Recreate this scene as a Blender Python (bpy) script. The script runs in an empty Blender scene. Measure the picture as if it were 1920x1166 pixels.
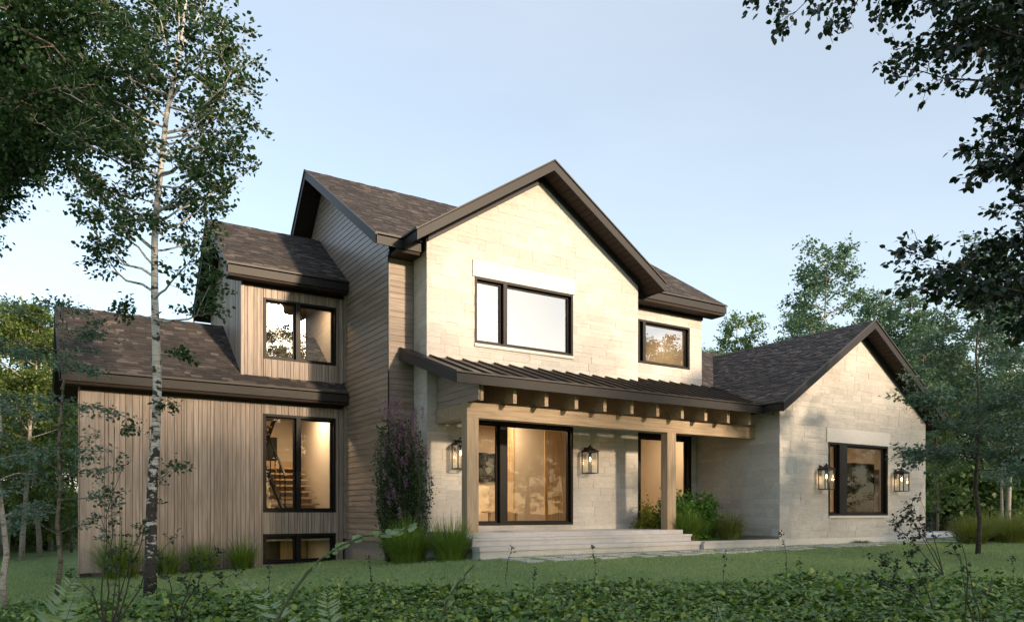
import bpy, math, random
import numpy as np
from mathutils import Vector, Matrix
rad = math.radians
sc = bpy.context.scene
COL = sc.collection

# ------------------------------------------------------------------ camera, sky, sun, exposure
FWD = Vector((0.5370, 0.8436, 0.0))
YAW = math.atan2(0.5370, 0.8436)
cd = bpy.data.cameras.new('camera'); cam = bpy.data.objects.new('camera', cd); COL.objects.link(cam)
cam.location = (0, 0, 0); cam.rotation_euler = (rad(90), 0, -YAW)
cd.sensor_width = 36; cd.lens = 36 * 1431 / 1920; cd.shift_y = (960 - 583) / 1920
cd.clip_start = 0.05; cd.clip_end = 3000
sc.camera = cam
SUN_FROM = Vector((0.30, -1.0, 0.27)).normalized()
w = bpy.data.worlds.new("World"); sc.world = w; w.use_nodes = True
nt = w.node_tree; bg = nt.nodes['Background']
sky = nt.nodes.new('ShaderNodeTexSky'); sky.sky_type = 'NISHITA'; sky.sun_disc = False
sky.sun_elevation = math.asin(SUN_FROM.z); sky.sun_rotation = math.atan2(SUN_FROM.x, SUN_FROM.y)
sky.altitude = 200; sky.air_density = 1.0; sky.dust_density = 1.2; sky.ozone_density = 2.0
veil = nt.nodes.new('ShaderNodeMix'); veil.data_type = 'RGBA'; veil.blend_type = 'ADD'; veil.inputs[0].default_value = 1.0   # thin high haze over the whole sky
tint = nt.nodes.new('ShaderNodeMix'); tint.data_type = 'RGBA'; tint.blend_type = 'MULTIPLY'; tint.inputs[0].default_value = 1.0; tint.inputs[7].default_value = (0.86, 0.82, 0.74, 1)
nt.links.new(sky.outputs[0], tint.inputs[6]); nt.links.new(tint.outputs[2], veil.inputs[6]); 
wt = nt.nodes.new('ShaderNodeTexCoord'); wm = nt.nodes.new('ShaderNodeMapping'); wm.inputs['Scale'].default_value = (1.0, 1.0, 3.5); wm.inputs['Rotation'].default_value = (0.2, 0.1, 0.5)
wn = nt.nodes.new('ShaderNodeTexNoise'); wn.inputs['Scale'].default_value = 1.6; wn.inputs['Detail'].default_value = 6.0; wn.inputs['Roughness'].default_value = 0.55
wr = nt.nodes.new('ShaderNodeValToRGB'); wr.color_ramp.elements[0].position = 0.38; wr.color_ramp.elements[0].color = (1.34, 1.33, 1.31, 1); wr.color_ramp.elements[1].position = 0.68; wr.color_ramp.elements[1].color = (1.54, 1.50, 1.45, 1)
nt.links.new(wt.outputs['Generated'], wm.inputs[0]); nt.links.new(wm.outputs[0], wn.inputs[0]); nt.links.new(wn.outputs[0], wr.inputs[0]); nt.links.new(wr.outputs[0], veil.inputs[7])
nt.links.new(veil.outputs[2], bg.inputs[0]); bg.inputs[1].default_value = 0.15
sl = bpy.data.lights.new('sun', 'SUN'); so = bpy.data.objects.new('sun', sl); COL.objects.link(so)
sl.energy = 3.7; sl.angle = rad(3.5); sl.color = (1.0, 0.76, 0.52)
so.rotation_euler = SUN_FROM.to_track_quat('Z', 'Y').to_euler()
sc.view_settings.view_transform = 'Standard'; sc.view_settings.look = 'None'
sc.view_settings.exposure = 0.94; sc.view_settings.gamma = 1
sc.cycles.max_bounces = 8; sc.cycles.transparent_max_bounces = 16
sc.cycles.diffuse_bounces = 3; sc.cycles.glossy_bounces = 3; sc.cycles.transmission_bounces = 4
sc.cycles.caustics_reflective = False; sc.cycles.caustics_refractive = False
sc.cycles.sample_clamp_indirect = 4.0; sc.cycles.use_denoising = True

RX, RY = Vector((0.8436, -0.5370, 0)), FWD
def at(px, py, depth):
    """point of the place seen at photo pixel (px, py), this many metres into the scene"""
    return RX * ((px - 960) / 1431 * depth) + RY * depth + Vector((0, 0, (960 - py) / 1431 * depth))

# ------------------------------------------------------------------ object helpers
def tag(o, label=None, cat=None, group=None, kind=None):
    if label: o['label'] = label
    if cat: o['category'] = cat
    if group: o['group'] = group
    if kind: o['kind'] = kind
    return o
def empty(name, loc=(0, 0, 0), label=None, cat=None, group=None):
    o = bpy.data.objects.new(name, None); COL.objects.link(o); o.location = loc; o.empty_display_size = 0.2
    return tag(o, label, cat, group)
def copy_tree(o, parent=None):
    c = o.copy(); COL.objects.link(c); c.parent = parent
    for ch in list(o.children): copy_tree(ch, c)
    return c

class MB:
    def __init__(s): s.v = []; s.f = []; s.m = []
    def face(s, pts, mi=0):
        i = len(s.v); s.v += [tuple(p) for p in pts]; s.f.append(tuple(range(i, i + len(pts)))); s.m.append(mi)
    def box(s, x0, x1, y0, y1, z0, z1, mi=0):
        i = len(s.v)
        s.v += [(x0, y0, z0), (x1, y0, z0), (x1, y1, z0), (x0, y1, z0), (x0, y0, z1), (x1, y0, z1), (x1, y1, z1), (x0, y1, z1)]
        for f in ((0, 3, 2, 1), (4, 5, 6, 7), (0, 1, 5, 4), (1, 2, 6, 5), (2, 3, 7, 6), (3, 0, 4, 7)):
            s.f.append(tuple(i + k for k in f)); s.m.append(mi)
        return s
    def prism(s, poly, a, b, mi=0):
        """poly: 3D points of one end; a, b offsets (Vectors) of the two ends"""
        n = len(poly); i = len(s.v)
        s.v += [tuple(Vector(p) + a) for p in poly] + [tuple(Vector(p) + b) for p in poly]
        s.f.append(tuple(range(i + n - 1, i - 1, -1))); s.f.append(tuple(range(i + n, i + 2 * n))); s.m += [mi, mi]
        for k in range(n):
            k2 = (k + 1) % n; s.f.append((i + k, i + k2, i + n + k2, i + n + k)); s.m.append(mi)
    def bar(s, p, q, wd, ht, mi=0, up=(0, 0, 1)):
        p, q = Vector(p), Vector(q); d = (q - p).normalized(); up = Vector(up)
        if abs(d.dot(up)) > 0.98: up = Vector((0, 1, 0))
        r = d.cross(up).normalized() * wd / 2; t = r.cross(d).normalized() * ht / 2
        s.prism([r + t, -r + t, -r - t, r - t], p, q, mi)
    def tube(s, pts, radii, n=6, mi=0, cap=True):
        pts = [Vector(p) for p in pts]; base = len(s.v); prev = None
        for k, p in enumerate(pts):
            d = (pts[min(k + 1, len(pts) - 1)] - pts[max(k - 1, 0)]).normalized()
            if prev is None: a = d.orthogonal().normalized()
            else:
                a = prev - d * prev.dot(d); a = a.normalized() if a.length > 1e-6 else d.orthogonal().normalized()
            prev = a; b = d.cross(a)
            for j in range(n):
                t = 2 * math.pi * j / n; s.v.append(tuple(p + (a * math.cos(t) + b * math.sin(t)) * radii[k]))
        for k in range(len(pts) - 1):
            for j in range(n):
                j2 = (j + 1) % n; A = base + k * n
                s.f.append((A + j, A + j2, A + n + j2, A + n + j)); s.m.append(mi)
        if cap:
            s.f.append(tuple(base + j for j in range(n - 1, -1, -1))); s.f.append(tuple(base + (len(pts) - 1) * n + j for j in range(n))); s.m += [mi, mi]
    def lathe(s, cx, cy, prof, n=16, mi=0):
        s.tube([(cx, cy, z) for r, z in prof], [r for r, z in prof], n, mi)
    def build(s, name, mats, parent=None, smooth=False, origin=None):
        me = bpy.data.meshes.new(name)
        if origin is not None:
            ox, oy, oz = origin; vv = [(a - ox, b - oy, c - oz) for a, b, c in s.v]
        else: vv = s.v
        me.from_pydata(vv, [], s.f); mats = mats if isinstance(mats, (list, tuple)) else [mats]
        for m in mats: me.materials.append(m)
        if len(mats) > 1: me.polygons.foreach_set('material_index', s.m)
        if smooth: me.polygons.foreach_set('use_smooth', [True] * len(s.f))
        box_uv(me, origin or (0, 0, 0)); me.update()
        o = bpy.data.objects.new(name, me); COL.objects.link(o)
        if parent is not None: o.parent = parent
        if origin is not None and parent is None: o.location = origin
        return o
def box_uv(me, off=(0, 0, 0)):
    """UVs in metres: along the wall / up the wall, whatever way the face looks"""
    nl = len(me.loops)
    if nl == 0: return
    uv = me.uv_layers.new(name='metres')
    co = np.empty(len(me.vertices) * 3, np.float32); me.vertices.foreach_get('co', co); co = co.reshape(-1, 3) + np.array(off, np.float32)
    li = np.empty(nl, np.int32); me.loops.foreach_get('vertex_index', li)
    nr = np.empty(len(me.polygons) * 3, np.float32); me.polygons.foreach_get('normal', nr); nr = nr.reshape(-1, 3)
    tot = np.empty(len(me.polygons), np.int32); me.polygons.foreach_get('loop_total', tot)
    n = np.abs(np.repeat(nr, tot, axis=0)); c = co[li]
    u = np.where(n[:, 0] > n[:, 1], c[:, 1], c[:, 0]); v = c[:, 2].copy()
    fl = n[:, 2] > 0.9; u = np.where(fl, c[:, 0], u); v = np.where(fl, c[:, 1], v)
    uv.data.foreach_set('uv', np.stack([u, v], 1).astype(np.float32).ravel())
def polys_np(name, V, k, mats, parent=None, origin=None, midx=None, smooth=False):
    """V: (n,k,3) array -> n separate k-gons"""
    V = np.asarray(V, np.float32); n = V.shape[0]
    if origin is not None: V = V - np.array(origin, np.float32)
    me = bpy.data.meshes.new(name); me.vertices.add(n * k); me.vertices.foreach_set('co', V.reshape(-1))
    me.loops.add(n * k); me.loops.foreach_set('vertex_index', np.arange(n * k, dtype=np.int32))
    me.polygons.add(n); me.polygons.foreach_set('loop_start', np.arange(0, n * k, k, dtype=np.int32))
    for m in (mats if isinstance(mats, (list, tuple)) else [mats]): me.materials.append(m)
    if midx is not None: me.polygons.foreach_set('material_index', np.asarray(midx, np.int32))
    me.update(calc_edges=True)
    o = bpy.data.objects.new(name, me); COL.objects.link(o)
    if parent is not None: o.parent = parent
    elif origin is not None: o.location = origin
    return o

# ------------------------------------------------------------------ materials
def newmat(name):
    m = bpy.data.materials.new(name); m.use_nodes = True; n = m.node_tree
    return m, n, n.nodes['Principled BSDF']
def N(n, t, **kw):
    x = n.nodes.new('ShaderNode' + t)
    for k, v in kw.items():
        if k in x.inputs: x.inputs[k].default_value = v
        else: setattr(x, k, v)
    return x
def ramp(n, fac, stops):
    r = n.nodes.new('ShaderNodeValToRGB'); e = r.color_ramp.elements
    while len(e) < len(stops): e.new(0.5)
    for k, (p, c) in enumerate(stops): e[k].position = p; e[k].color = (*c, 1)
    n.links.new(fac, r.inputs[0]); return r.outputs[0]
def mixc(n, a, b, fac, mode='MIX'):
    m = n.nodes.new('ShaderNodeMix'); m.data_type = 'RGBA'; m.blend_type = mode
    for s, v in ((6, a), (7, b), (0, fac)):
        if isinstance(v, (int, float)): m.inputs[s].default_value = v
        elif isinstance(v, tuple): m.inputs[s].default_value = (*v, 1)
        else: n.links.new(v, m.inputs[s])
    return m.outputs[2]
def bump(n, b, h, strength, dist=0.01):
    x = n.nodes.new('ShaderNodeBump'); x.inputs['Strength'].default_value = strength; x.inputs['Distance'].default_value = dist
    n.links.new(h, x.inputs['Height']); n.links.new(x.outputs[0], b.inputs['Normal'])
def coords(n, scale=(1, 1, 1), kind='Object'):
    t = n.nodes.new('ShaderNodeTexCoord'); mp = n.nodes.new('ShaderNodeMapping'); mp.inputs['Scale'].default_value = scale
    n.links.new(t.outputs[kind], mp.inputs[0]); return mp.outputs[0]
def simple(name, col, rough=0.6, metal=0.0, nscale=8, namt=0.12, bmp=0.0, spec=0.5):
    m, n, b = newmat(name); c = coords(n)
    nz = N(n, 'TexNoise', Scale=nscale, Detail=5.0); n.links.new(c, nz.inputs[0])
    lo = tuple(max(0, x * (1 - namt)) for x in col); hi = tuple(x * (1 + namt) for x in col)
    n.links.new(ramp(n, nz.outputs[0], [(0.3, lo), (0.7, hi)]), b.inputs['Base Color'])
    b.inputs['Roughness'].default_value = rough; b.inputs['Metallic'].default_value = metal; b.inputs['Specular IOR Level'].default_value = spec
    if bmp: bump(n, b, nz.outputs[0], bmp)
    return m
def island(n):
    g = n.nodes.new('ShaderNodeNewGeometry'); return g.outputs['Random Per Island']

def mat_stone():
    m, n, b = newmat('cream_stone'); r = island(n)
    base = ramp(n, r, [(0.0, (0.49, 0.47, 0.45)), (0.3, (0.53, 0.51, 0.485)), (0.7, (0.555, 0.535, 0.51)), (1.0, (0.59, 0.57, 0.54))])
    c = coords(n, (1, 1, 5)); nz = N(n, 'TexNoise', Scale=7.0, Detail=7.0, Roughness=0.65); n.links.new(c, nz.inputs[0])
    c2 = coords(n); n2 = N(n, 'TexNoise', Scale=0.9, Detail=3.0); n.links.new(c2, n2.inputs[0])
    col = mixc(n, base, ramp(n, nz.outputs[0], [(0.3, (0.84, 0.83, 0.82)), (0.62, (1.04, 1.04, 1.03))]), 1.0, 'MULTIPLY')
    col = mixc(n, col, ramp(n, n2.outputs[0], [(0.35, (0.9, 0.88, 0.87)), (0.65, (1.05, 1.05, 1.04))]), 1.0, 'MULTIPLY')
    n.links.new(col, b.inputs['Base Color']); b.inputs['Roughness'].default_value = 0.85
    n3 = N(n, 'TexNoise', Scale=30.0, Detail=6.0); n.links.new(c, n3.inputs[0]); bump(n, b, n3.outputs[0], 0.35, 0.01)
    return m
def mat_wood(name, cols, axis, rough=0.55, spec=0.4, bmp=0.15):
    """grain stretched along axis (0,1,2); each board its own tone"""
    m, n, b = newmat(name); s = [22, 22, 22]; s[axis] = 1.2; c = coords(n, tuple(s))
    nz = N(n, 'TexNoise', Scale=1.0, Detail=6.0, Distortion=0.6); n.links.new(c, nz.inputs[0]); r = island(n)
    base = ramp(n, r, [(0.0, cols[0]), (0.5, cols[1]), (1.0, cols[2])])
    col = mixc(n, base, ramp(n, nz.outputs[0], [(0.3, (0.68, 0.66, 0.64)), (0.65, (1.12, 1.12, 1.12))]), 1.0, 'MULTIPLY')
    n.links.new(col, b.inputs['Base Color']); b.inputs['Roughness'].default_value = rough; b.inputs['Specular IOR Level'].default_value = spec
    bump(n, b, nz.outputs[0], bmp, 0.004); return m
def mat_shingle():
    m, n, b = newmat('asphalt_shingle'); r = island(n)
    base = ramp(n, r, [(0.0, (0.030, 0.027, 0.027)), (0.5, (0.044, 0.038, 0.037)), (0.84, (0.062, 0.053, 0.050)), (0.92, (0.10, 0.086, 0.079)), (1.0, (0.125, 0.108, 0.099))])
    c = coords(n); nz = N(n, 'TexNoise', Scale=120.0, Detail=3.0); n.links.new(c, nz.inputs[0])
    n2 = N(n, 'TexNoise', Scale=0.7, Detail=2.0); n.links.new(c, n2.inputs[0])
    col = mixc(n, base, ramp(n, nz.outputs[0], [(0.3, (0.7, 0.7, 0.7)), (0.7, (1.25, 1.25, 1.25))]), 1.0, 'MULTIPLY')
    col = mixc(n, col, ramp(n, n2.outputs[0], [(0.35, (0.85, 0.85, 0.87)), (0.65, (1.12, 1.1, 1.08))]), 1.0, 'MULTIPLY')
    n.links.new(col, b.inputs['Base Color']); b.inputs['Roughness'].default_value = 0.9; bump(n, b, nz.outputs[0], 0.4, 0.004); return m
def mat_leaf(name, cols, trans=0.35, rough=0.5, spec=0.3):
    m, n, b = newmat(name); r = island(n)
    k = len(cols) - 1; col = ramp(n, r, [(i / k, c) for i, c in enumerate(cols)])
    n.links.new(col, b.inputs['Base Color']); b.inputs['Roughness'].default_value = rough; b.inputs['Specular IOR Level'].default_value = spec
    tr = n.nodes.new('ShaderNodeBsdfTranslucent'); n.links.new(mixc(n, col, (1.3, 1.4, 0.7), 1.0, 'MULTIPLY'), tr.inputs[0])
    ms = n.nodes.new('ShaderNodeMixShader'); ms.inputs[0].default_value = trans
    n.links.new(b.outputs[0], ms.inputs[1]); n.links.new(tr.outputs[0], ms.inputs[2])
    n.links.new(ms.outputs[0], n.nodes['Material Output'].inputs[0]); return m
def mat_glass(name, lo, hi, tint=(0.93, 0.96, 0.95)):
    m, n, b = newmat(name); n.nodes.remove(b)
    fr = n.nodes.new('ShaderNodeLayerWeight'); fr.inputs['Blend'].default_value = 0.35
    mr = n.nodes.new('ShaderNodeMapRange'); mr.inputs['To Min'].default_value = lo; mr.inputs['To Max'].default_value = hi
    n.links.new(fr.outputs['Fresnel'], mr.inputs['Value'])
    t = n.nodes.new('ShaderNodeBsdfTransparent'); t.inputs[0].default_value = (*tint, 1)
    g = n.nodes.new('ShaderNodeBsdfGlossy'); g.inputs['Roughness'].default_value = 0.0; g.inputs['Color'].default_value = (0.95, 0.97, 1, 1)
    wv = N(n, 'TexNoise', Scale=0.9, Detail=1.0); n.links.new(coords(n), wv.inputs[0]); wb = n.nodes.new('ShaderNodeBump'); wb.inputs['Strength'].default_value = 0.06; wb.inputs['Distance'].default_value = 0.05; n.links.new(wv.outputs[0], wb.inputs['Height']); n.links.new(wb.outputs[0], g.inputs['Normal'])
    ms = n.nodes.new('ShaderNodeMixShader'); n.links.new(mr.outputs[0], ms.inputs[0]); n.links.new(t.outputs[0], ms.inputs[1]); n.links.new(g.outputs[0], ms.inputs[2])
    n.links.new(ms.outputs[0], n.nodes['Material Output'].inputs[0]); return m
def mat_emit(name, col, s):
    m, n, b = newmat(name); b.inputs['Base Color'].default_value = (*col, 1); b.inputs['Emission Color'].default_value = (*col, 1); b.inputs['Emission Strength'].default_value = s
    return m
def mat_bark(name, light, dark, thr=0.55, scale=(6, 6, 14)):
    m, n, b = newmat(name); c = coords(n, scale)
    nz = N(n, 'TexNoise', Scale=1.0, Detail=6.0, Roughness=0.6); n.links.new(c, nz.inputs[0])
    n2 = N(n, 'TexNoise', Scale=2.5, Detail=5.0); n.links.new(coords(n, (5, 5, 40)), n2.inputs[0])
    col = ramp(n, nz.outputs[0], [(thr - 0.05, light), (thr + 0.03, dark)])
    col = mixc(n, col, ramp(n, n2.outputs[0], [(0.35, (0.6, 0.58, 0.56)), (0.6, (1.1, 1.1, 1.1))]), 1.0, 'MULTIPLY')
    n.links.new(col, b.inputs['Base Color']); b.inputs['Roughness'].default_value = 0.85; bump(n, b, nz.outputs[0], 0.5, 0.02); return m
def mat_birch():
    """white bark above, dark and fissured towards the foot of the trunk"""
    m, n, b = newmat('birch_bark'); c = coords(n, (7, 7, 11)); nz = N(n, 'TexNoise', Scale=1.0, Detail=5.0, Roughness=0.6); n.links.new(c, nz.inputs[0])
    t = n.nodes.new('ShaderNodeTexCoord'); sx = n.nodes.new('ShaderNodeSeparateXYZ'); n.links.new(t.outputs['Object'], sx.inputs[0])
    mr = n.nodes.new('ShaderNodeMapRange'); mr.inputs['From Min'].default_value = 0.2; mr.inputs['From Max'].default_value = 3.6
    mr.inputs['To Min'].default_value = 0.16; mr.inputs['To Max'].default_value = -0.055; n.links.new(sx.outputs[2], mr.inputs['Value'])
    ad = n.nodes.new('ShaderNodeMath'); n.links.new(nz.outputs[0], ad.inputs[0]); n.links.new(mr.outputs[0], ad.inputs[1])
    n2 = N(n, 'TexNoise', Scale=1.0, Detail=5.0); n.links.new(coords(n, (4, 4, 60)), n2.inputs[0])
    col = ramp(n, ad.outputs[0], [(0.51, (0.50, 0.48, 0.45)), (0.56, (0.035, 0.03, 0.028))])
    col = mixc(n, col, ramp(n, n2.outputs[0], [(0.36, (0.5, 0.48, 0.46)), (0.5, (1.05, 1.05, 1.05))]), 1.0, 'MULTIPLY')
    n.links.new(col, b.inputs['Base Color']); b.inputs['Roughness'].default_value = 0.8; bump(n, b, nz.outputs[0], 0.6, 0.02); return m

M = dict(
    stone=mat_stone(), stone_back=simple('stone_joint', (0.36, 0.335, 0.30), 0.95),
    lintel=simple('smooth_stone', (0.62, 0.60, 0.575), 0.8, nscale=18, namt=0.07, bmp=0.1),
    siding_v=mat_wood('vertical_siding', [(0.29, 0.235, 0.20), (0.35, 0.285, 0.245), (0.40, 0.33, 0.285)], 2),
    siding_h=mat_wood('horizontal_siding', [(0.235, 0.187, 0.152), (0.27, 0.217, 0.178), (0.30, 0.245, 0.202)], 1, rough=0.36, spec=0.8),
    siding_hx=mat_wood('horizontal_siding_front', [(0.235, 0.187, 0.152), (0.27, 0.217, 0.178), (0.30, 0.245, 0.202)], 0),
    groove=simple('siding_groove', (0.05, 0.038, 0.03), 0.9),
    timber=mat_wood('porch_timber', [(0.37, 0.28, 0.19), (0.39, 0.295, 0.20), (0.41, 0.31, 0.215)], 2, rough=0.65),
    timber_h=mat_wood('porch_timber_beam', [(0.37, 0.28, 0.19), (0.39, 0.295, 0.20), (0.41, 0.31, 0.215)], 0, rough=0.65),
    shingle=mat_shingle(), metal_roof=simple('standing_seam_metal', (0.017, 0.013, 0.011), 0.42, 0.2, nscale=3, namt=0.25),
    fascia=simple('fascia_metal', (0.022, 0.020, 0.020), 0.5, 0.0, nscale=3, namt=0.06, spec=0.25),
    drip=simple('drip_edge', (0.05, 0.045, 0.042), 0.5, 0.0, nscale=3, namt=0.06, spec=0.3),
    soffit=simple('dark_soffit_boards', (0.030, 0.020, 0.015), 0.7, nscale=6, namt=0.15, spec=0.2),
    black=simple('black_frame', (0.007, 0.006, 0.0055), 0.5, 0.0, nscale=4, namt=0.2, spec=0.25),
    blackmetal=simple('black_metal', (0.008, 0.007, 0.007), 0.5, 0.2),
    concrete=simple('foundation_concrete', (0.23, 0.20, 0.18), 0.9, nscale=14, namt=0.12, bmp=0.2),
    slab=simple('honed_limestone', (0.47, 0.46, 0.46), 0.7, nscale=5, namt=0.08, bmp=0.05),
    plaster=simple('cream_plaster', (0.62, 0.53, 0.42), 0.9, nscale=2, namt=0.03),
    floorwood=simple('interior_oak', (0.36, 0.23, 0.12), 0.5, nscale=4, namt=0.2),
    panelwood=mat_wood('interior_oak_panel', [(0.42, 0.29, 0.16), (0.44, 0.31, 0.175), (0.47, 0.33, 0.19)], 2),
    glass=mat_glass('clear_glass', 0.025, 0.33), coated=mat_glass('coated_glass', 0.32, 0.90, (0.8, 0.84, 0.85)), semi=mat_glass('part_coated_glass', 0.30, 0.9),
    lampglass=mat_glass('lantern_glass', 0.04, 0.5), bulb=mat_emit('lantern_flame', (1.0, 0.62, 0.28), 9.0),
    birch=mat_birch(), bark=mat_bark('grey_bark', (0.16, 0.135, 0.11), (0.06, 0.05, 0.04)),
    bark_pale=mat_bark('pale_bark', (0.36, 0.33, 0.29), (0.13, 0.115, 0.10), 0.6), bark_dark=mat_bark('dark_bark', (0.06, 0.05, 0.042), (0.025, 0.02, 0.018)),
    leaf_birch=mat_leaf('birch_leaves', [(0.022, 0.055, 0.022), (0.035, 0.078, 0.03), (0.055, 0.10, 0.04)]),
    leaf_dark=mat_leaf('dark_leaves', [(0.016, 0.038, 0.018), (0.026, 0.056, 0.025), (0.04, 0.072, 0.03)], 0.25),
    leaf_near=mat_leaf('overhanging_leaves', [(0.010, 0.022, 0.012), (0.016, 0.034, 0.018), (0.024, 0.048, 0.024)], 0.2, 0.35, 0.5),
    leaf_blue=mat_leaf('blue_green_leaves', [(0.07, 0.125, 0.105), (0.10, 0.165, 0.135), (0.135, 0.205, 0.17)], 0.25),
    leaf_forest=mat_leaf('forest_leaves', [(0.065, 0.125, 0.055), (0.10, 0.17, 0.07), (0.14, 0.21, 0.085)]),
    leaf_teal=mat_leaf('cool_forest_leaves', [(0.07, 0.135, 0.10), (0.10, 0.175, 0.125), (0.14, 0.215, 0.155)]),
    leaf_yellow=mat_leaf('yellow_green_leaves', [(0.09, 0.145, 0.045), (0.14, 0.19, 0.06), (0.19, 0.235, 0.075)], 0.4),
    leaf_bush=mat_leaf('bush_leaves', [(0.06, 0.15, 0.035), (0.12, 0.25, 0.05), (0.20, 0.36, 0.075)]),
    leaf_gold=mat_leaf('golden_leaves', [(0.16, 0.19, 0.03), (0.22, 0.24, 0.04), (0.28, 0.28, 0.06)]),
    cover=mat_leaf('ground_cover_leaves', [(0.035, 0.08, 0.028), (0.09, 0.175, 0.05), (0.155, 0.26, 0.065), (0.30, 0.35, 0.09)], 0.25, 0.45, 0.4),
    fern=mat_leaf('fern_fronds', [(0.19, 0.27, 0.17), (0.26, 0.34, 0.22)], 0.3),
    blade=mat_leaf('grass_blades', [(0.07, 0.14, 0.022), (0.12, 0.20, 0.03), (0.18, 0.26, 0.05)], 0.3),
    blade_tan=mat_leaf('tan_grass_blades', [(0.10, 0.15, 0.03), (0.17, 0.20, 0.05), (0.25, 0.24, 0.09)], 0.3),
    turf=mat_leaf('turf_blades', [(0.17, 0.26, 0.11), (0.22, 0.32, 0.14), (0.28, 0.37, 0.17)], 0.2),
    flower=mat_leaf('mauve_flowers', [(0.15, 0.08, 0.16), (0.22, 0.13, 0.24), (0.28, 0.18, 0.29)], 0.3),
    stem=simple('dark_stems', (0.045, 0.04, 0.028), 0.8),
    gstem=simple('green_stems', (0.06, 0.085, 0.04), 0.7),
)
def mat_ground():
    m, n, b = newmat('lawn_turf'); c = coords(n)
    a = N(n, 'TexNoise', Scale=0.8, Detail=4.0); d = N(n, 'TexNoise', Scale=45.0, Detail=5.0, Roughness=0.7)
    for x in (a, d): n.links.new(c, x.inputs[0])
    col = ramp(n, a.outputs[0], [(0.3, (0.15, 0.22, 0.09)), (0.7, (0.21, 0.28, 0.12))])
    col = mixc(n, col, ramp(n, d.outputs[0], [(0.3, (0.55, 0.55, 0.5)), (0.7, (1.3, 1.3, 1.2))]), 1.0, 'MULTIPLY')
    n.links.new(col, b.inputs['Base Color']); b.inputs['Roughness'].default_value = 0.95; b.inputs['Specular IOR Level'].default_value = 0.15
    bump(n, b, d.outputs[0], 0.8, 0.03); return m
M['ground'] = mat_ground()

# ------------------------------------------------------------------ ground
GP = [(0.5, 18.5, -1.40), (3.5, 18.3, -1.33), (6.5, 18.3, -1.20), (6.7, 15.6, -1.03), (7.3, 14, -0.98), (7.4, 12.4, -0.885), (10, 12.3, -0.875), (13.4, 12.3, -0.87), (16, 12.4, -0.86),
      (20, 12.4, -0.855), (24, 12.5, -0.85), (30, 12, -0.85), (34, 16, -0.85), (2, 13, -1.30), (0, 13, -1.42), (-3, 14, -1.5), (-6, 20, -1.6), (5, 12, -1.10), (8, 10, -1.04), (12, 9, -1.0),
      (18, 8, -0.95), (24, 6, -0.92), (30, 4, -0.95), (0, 9, -1.40), (4, 8, -1.25), (9, 5, -1.2), (14, 4, -1.15), (0, 3, -1.5), (6, 1, -1.45), (-6, 6, -1.6), (20, 0, -1.3), (24, 22, -0.9), (0, 26, -1.5), (12, 28, -1.2),
      (30, 30, -1.0), (-12, 30, -1.8), (-15, 10, -1.9), (10, -10, -1.6), (40, 10, -1.0), (36, 24, -0.9), (0, -10, -1.7)]
_P = np.array([(a, b) for a, b, c in GP], float); _Z = np.array([c for a, b, c in GP], float)
def _phi(r): return np.sqrt(r * r + 4.0)
_A = _phi(np.linalg.norm(_P[:, None] - _P[None], axis=2)); _A += np.eye(len(_P)) * -0.15
_n = len(_P); _S = np.zeros((_n + 1, _n + 1)); _S[:_n, :_n] = _A; _S[:_n, _n] = 1; _S[_n, :_n] = 1
_W = np.linalg.solve(_S, np.append(_Z, 0))
def gz_arr(X, Y):
    X = np.asarray(X, float); Y = np.asarray(Y, float); sh = X.shape; q = np.stack([X.ravel(), Y.ravel()], 1)
    d = np.linalg.norm(q[:, None] - _P[None], axis=2); z = _phi(d) @ _W[:_n] + _W[_n]
    r = np.hypot(q[:, 0] - 10, q[:, 1] - 12); t = np.clip((r - 26) / 25, 0, 1); z = z * (1 - t) + (-1.2) * t
    return np.clip(z, -2.2, -0.8).reshape(sh)
def gz(x, y): return float(gz_arr(np.array([x]), np.array([y]))[0])
ax = np.concatenate([[-900, -400, -150, -70, -40], np.arange(-25, 45, 0.5), [50, 60, 80, 120, 250, 500, 900]])
ay = np.concatenate([[-900, -400, -150, -70, -40], np.arange(-20, 36, 0.5), [40, 50, 70, 120, 250, 500, 900]])
gx, gy = np.meshgrid(ax, ay, indexing='ij'); gzz = gz_arr(gx, gy)
me = bpy.data.meshes.new('lawn'); nx, ny = len(ax), len(ay)
me.from_pydata(np.stack([gx, gy, gzz], 2).reshape(-1, 3).tolist(), [], [(i * ny + j, (i + 1) * ny + j, (i + 1) * ny + j + 1, i * ny + j + 1) for i in range(nx - 1) for j in range(ny - 1)])
me.materials.append(M['ground']); me.polygons.foreach_set('use_smooth', [True] * len(me.polygons))
lawn = bpy.data.objects.new('lawn', me); COL.objects.link(lawn); tag(lawn, kind='structure')

# driveway
b = MB(); dx = np.linspace(23.2, 44, 14); dy = np.linspace(13.6, 19.0, 8); DV = []
for i in range(13):
    for j in range(7):
        q = [(dx[i], dy[j]), (dx[i + 1], dy[j]), (dx[i + 1], dy[j + 1]), (dx[i], dy[j + 1])]
        b.face([(x, y, gz(x, y) + 0.02) for x, y in q])
tag(b.build('driveway', M['slab']), kind='structure')
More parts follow.
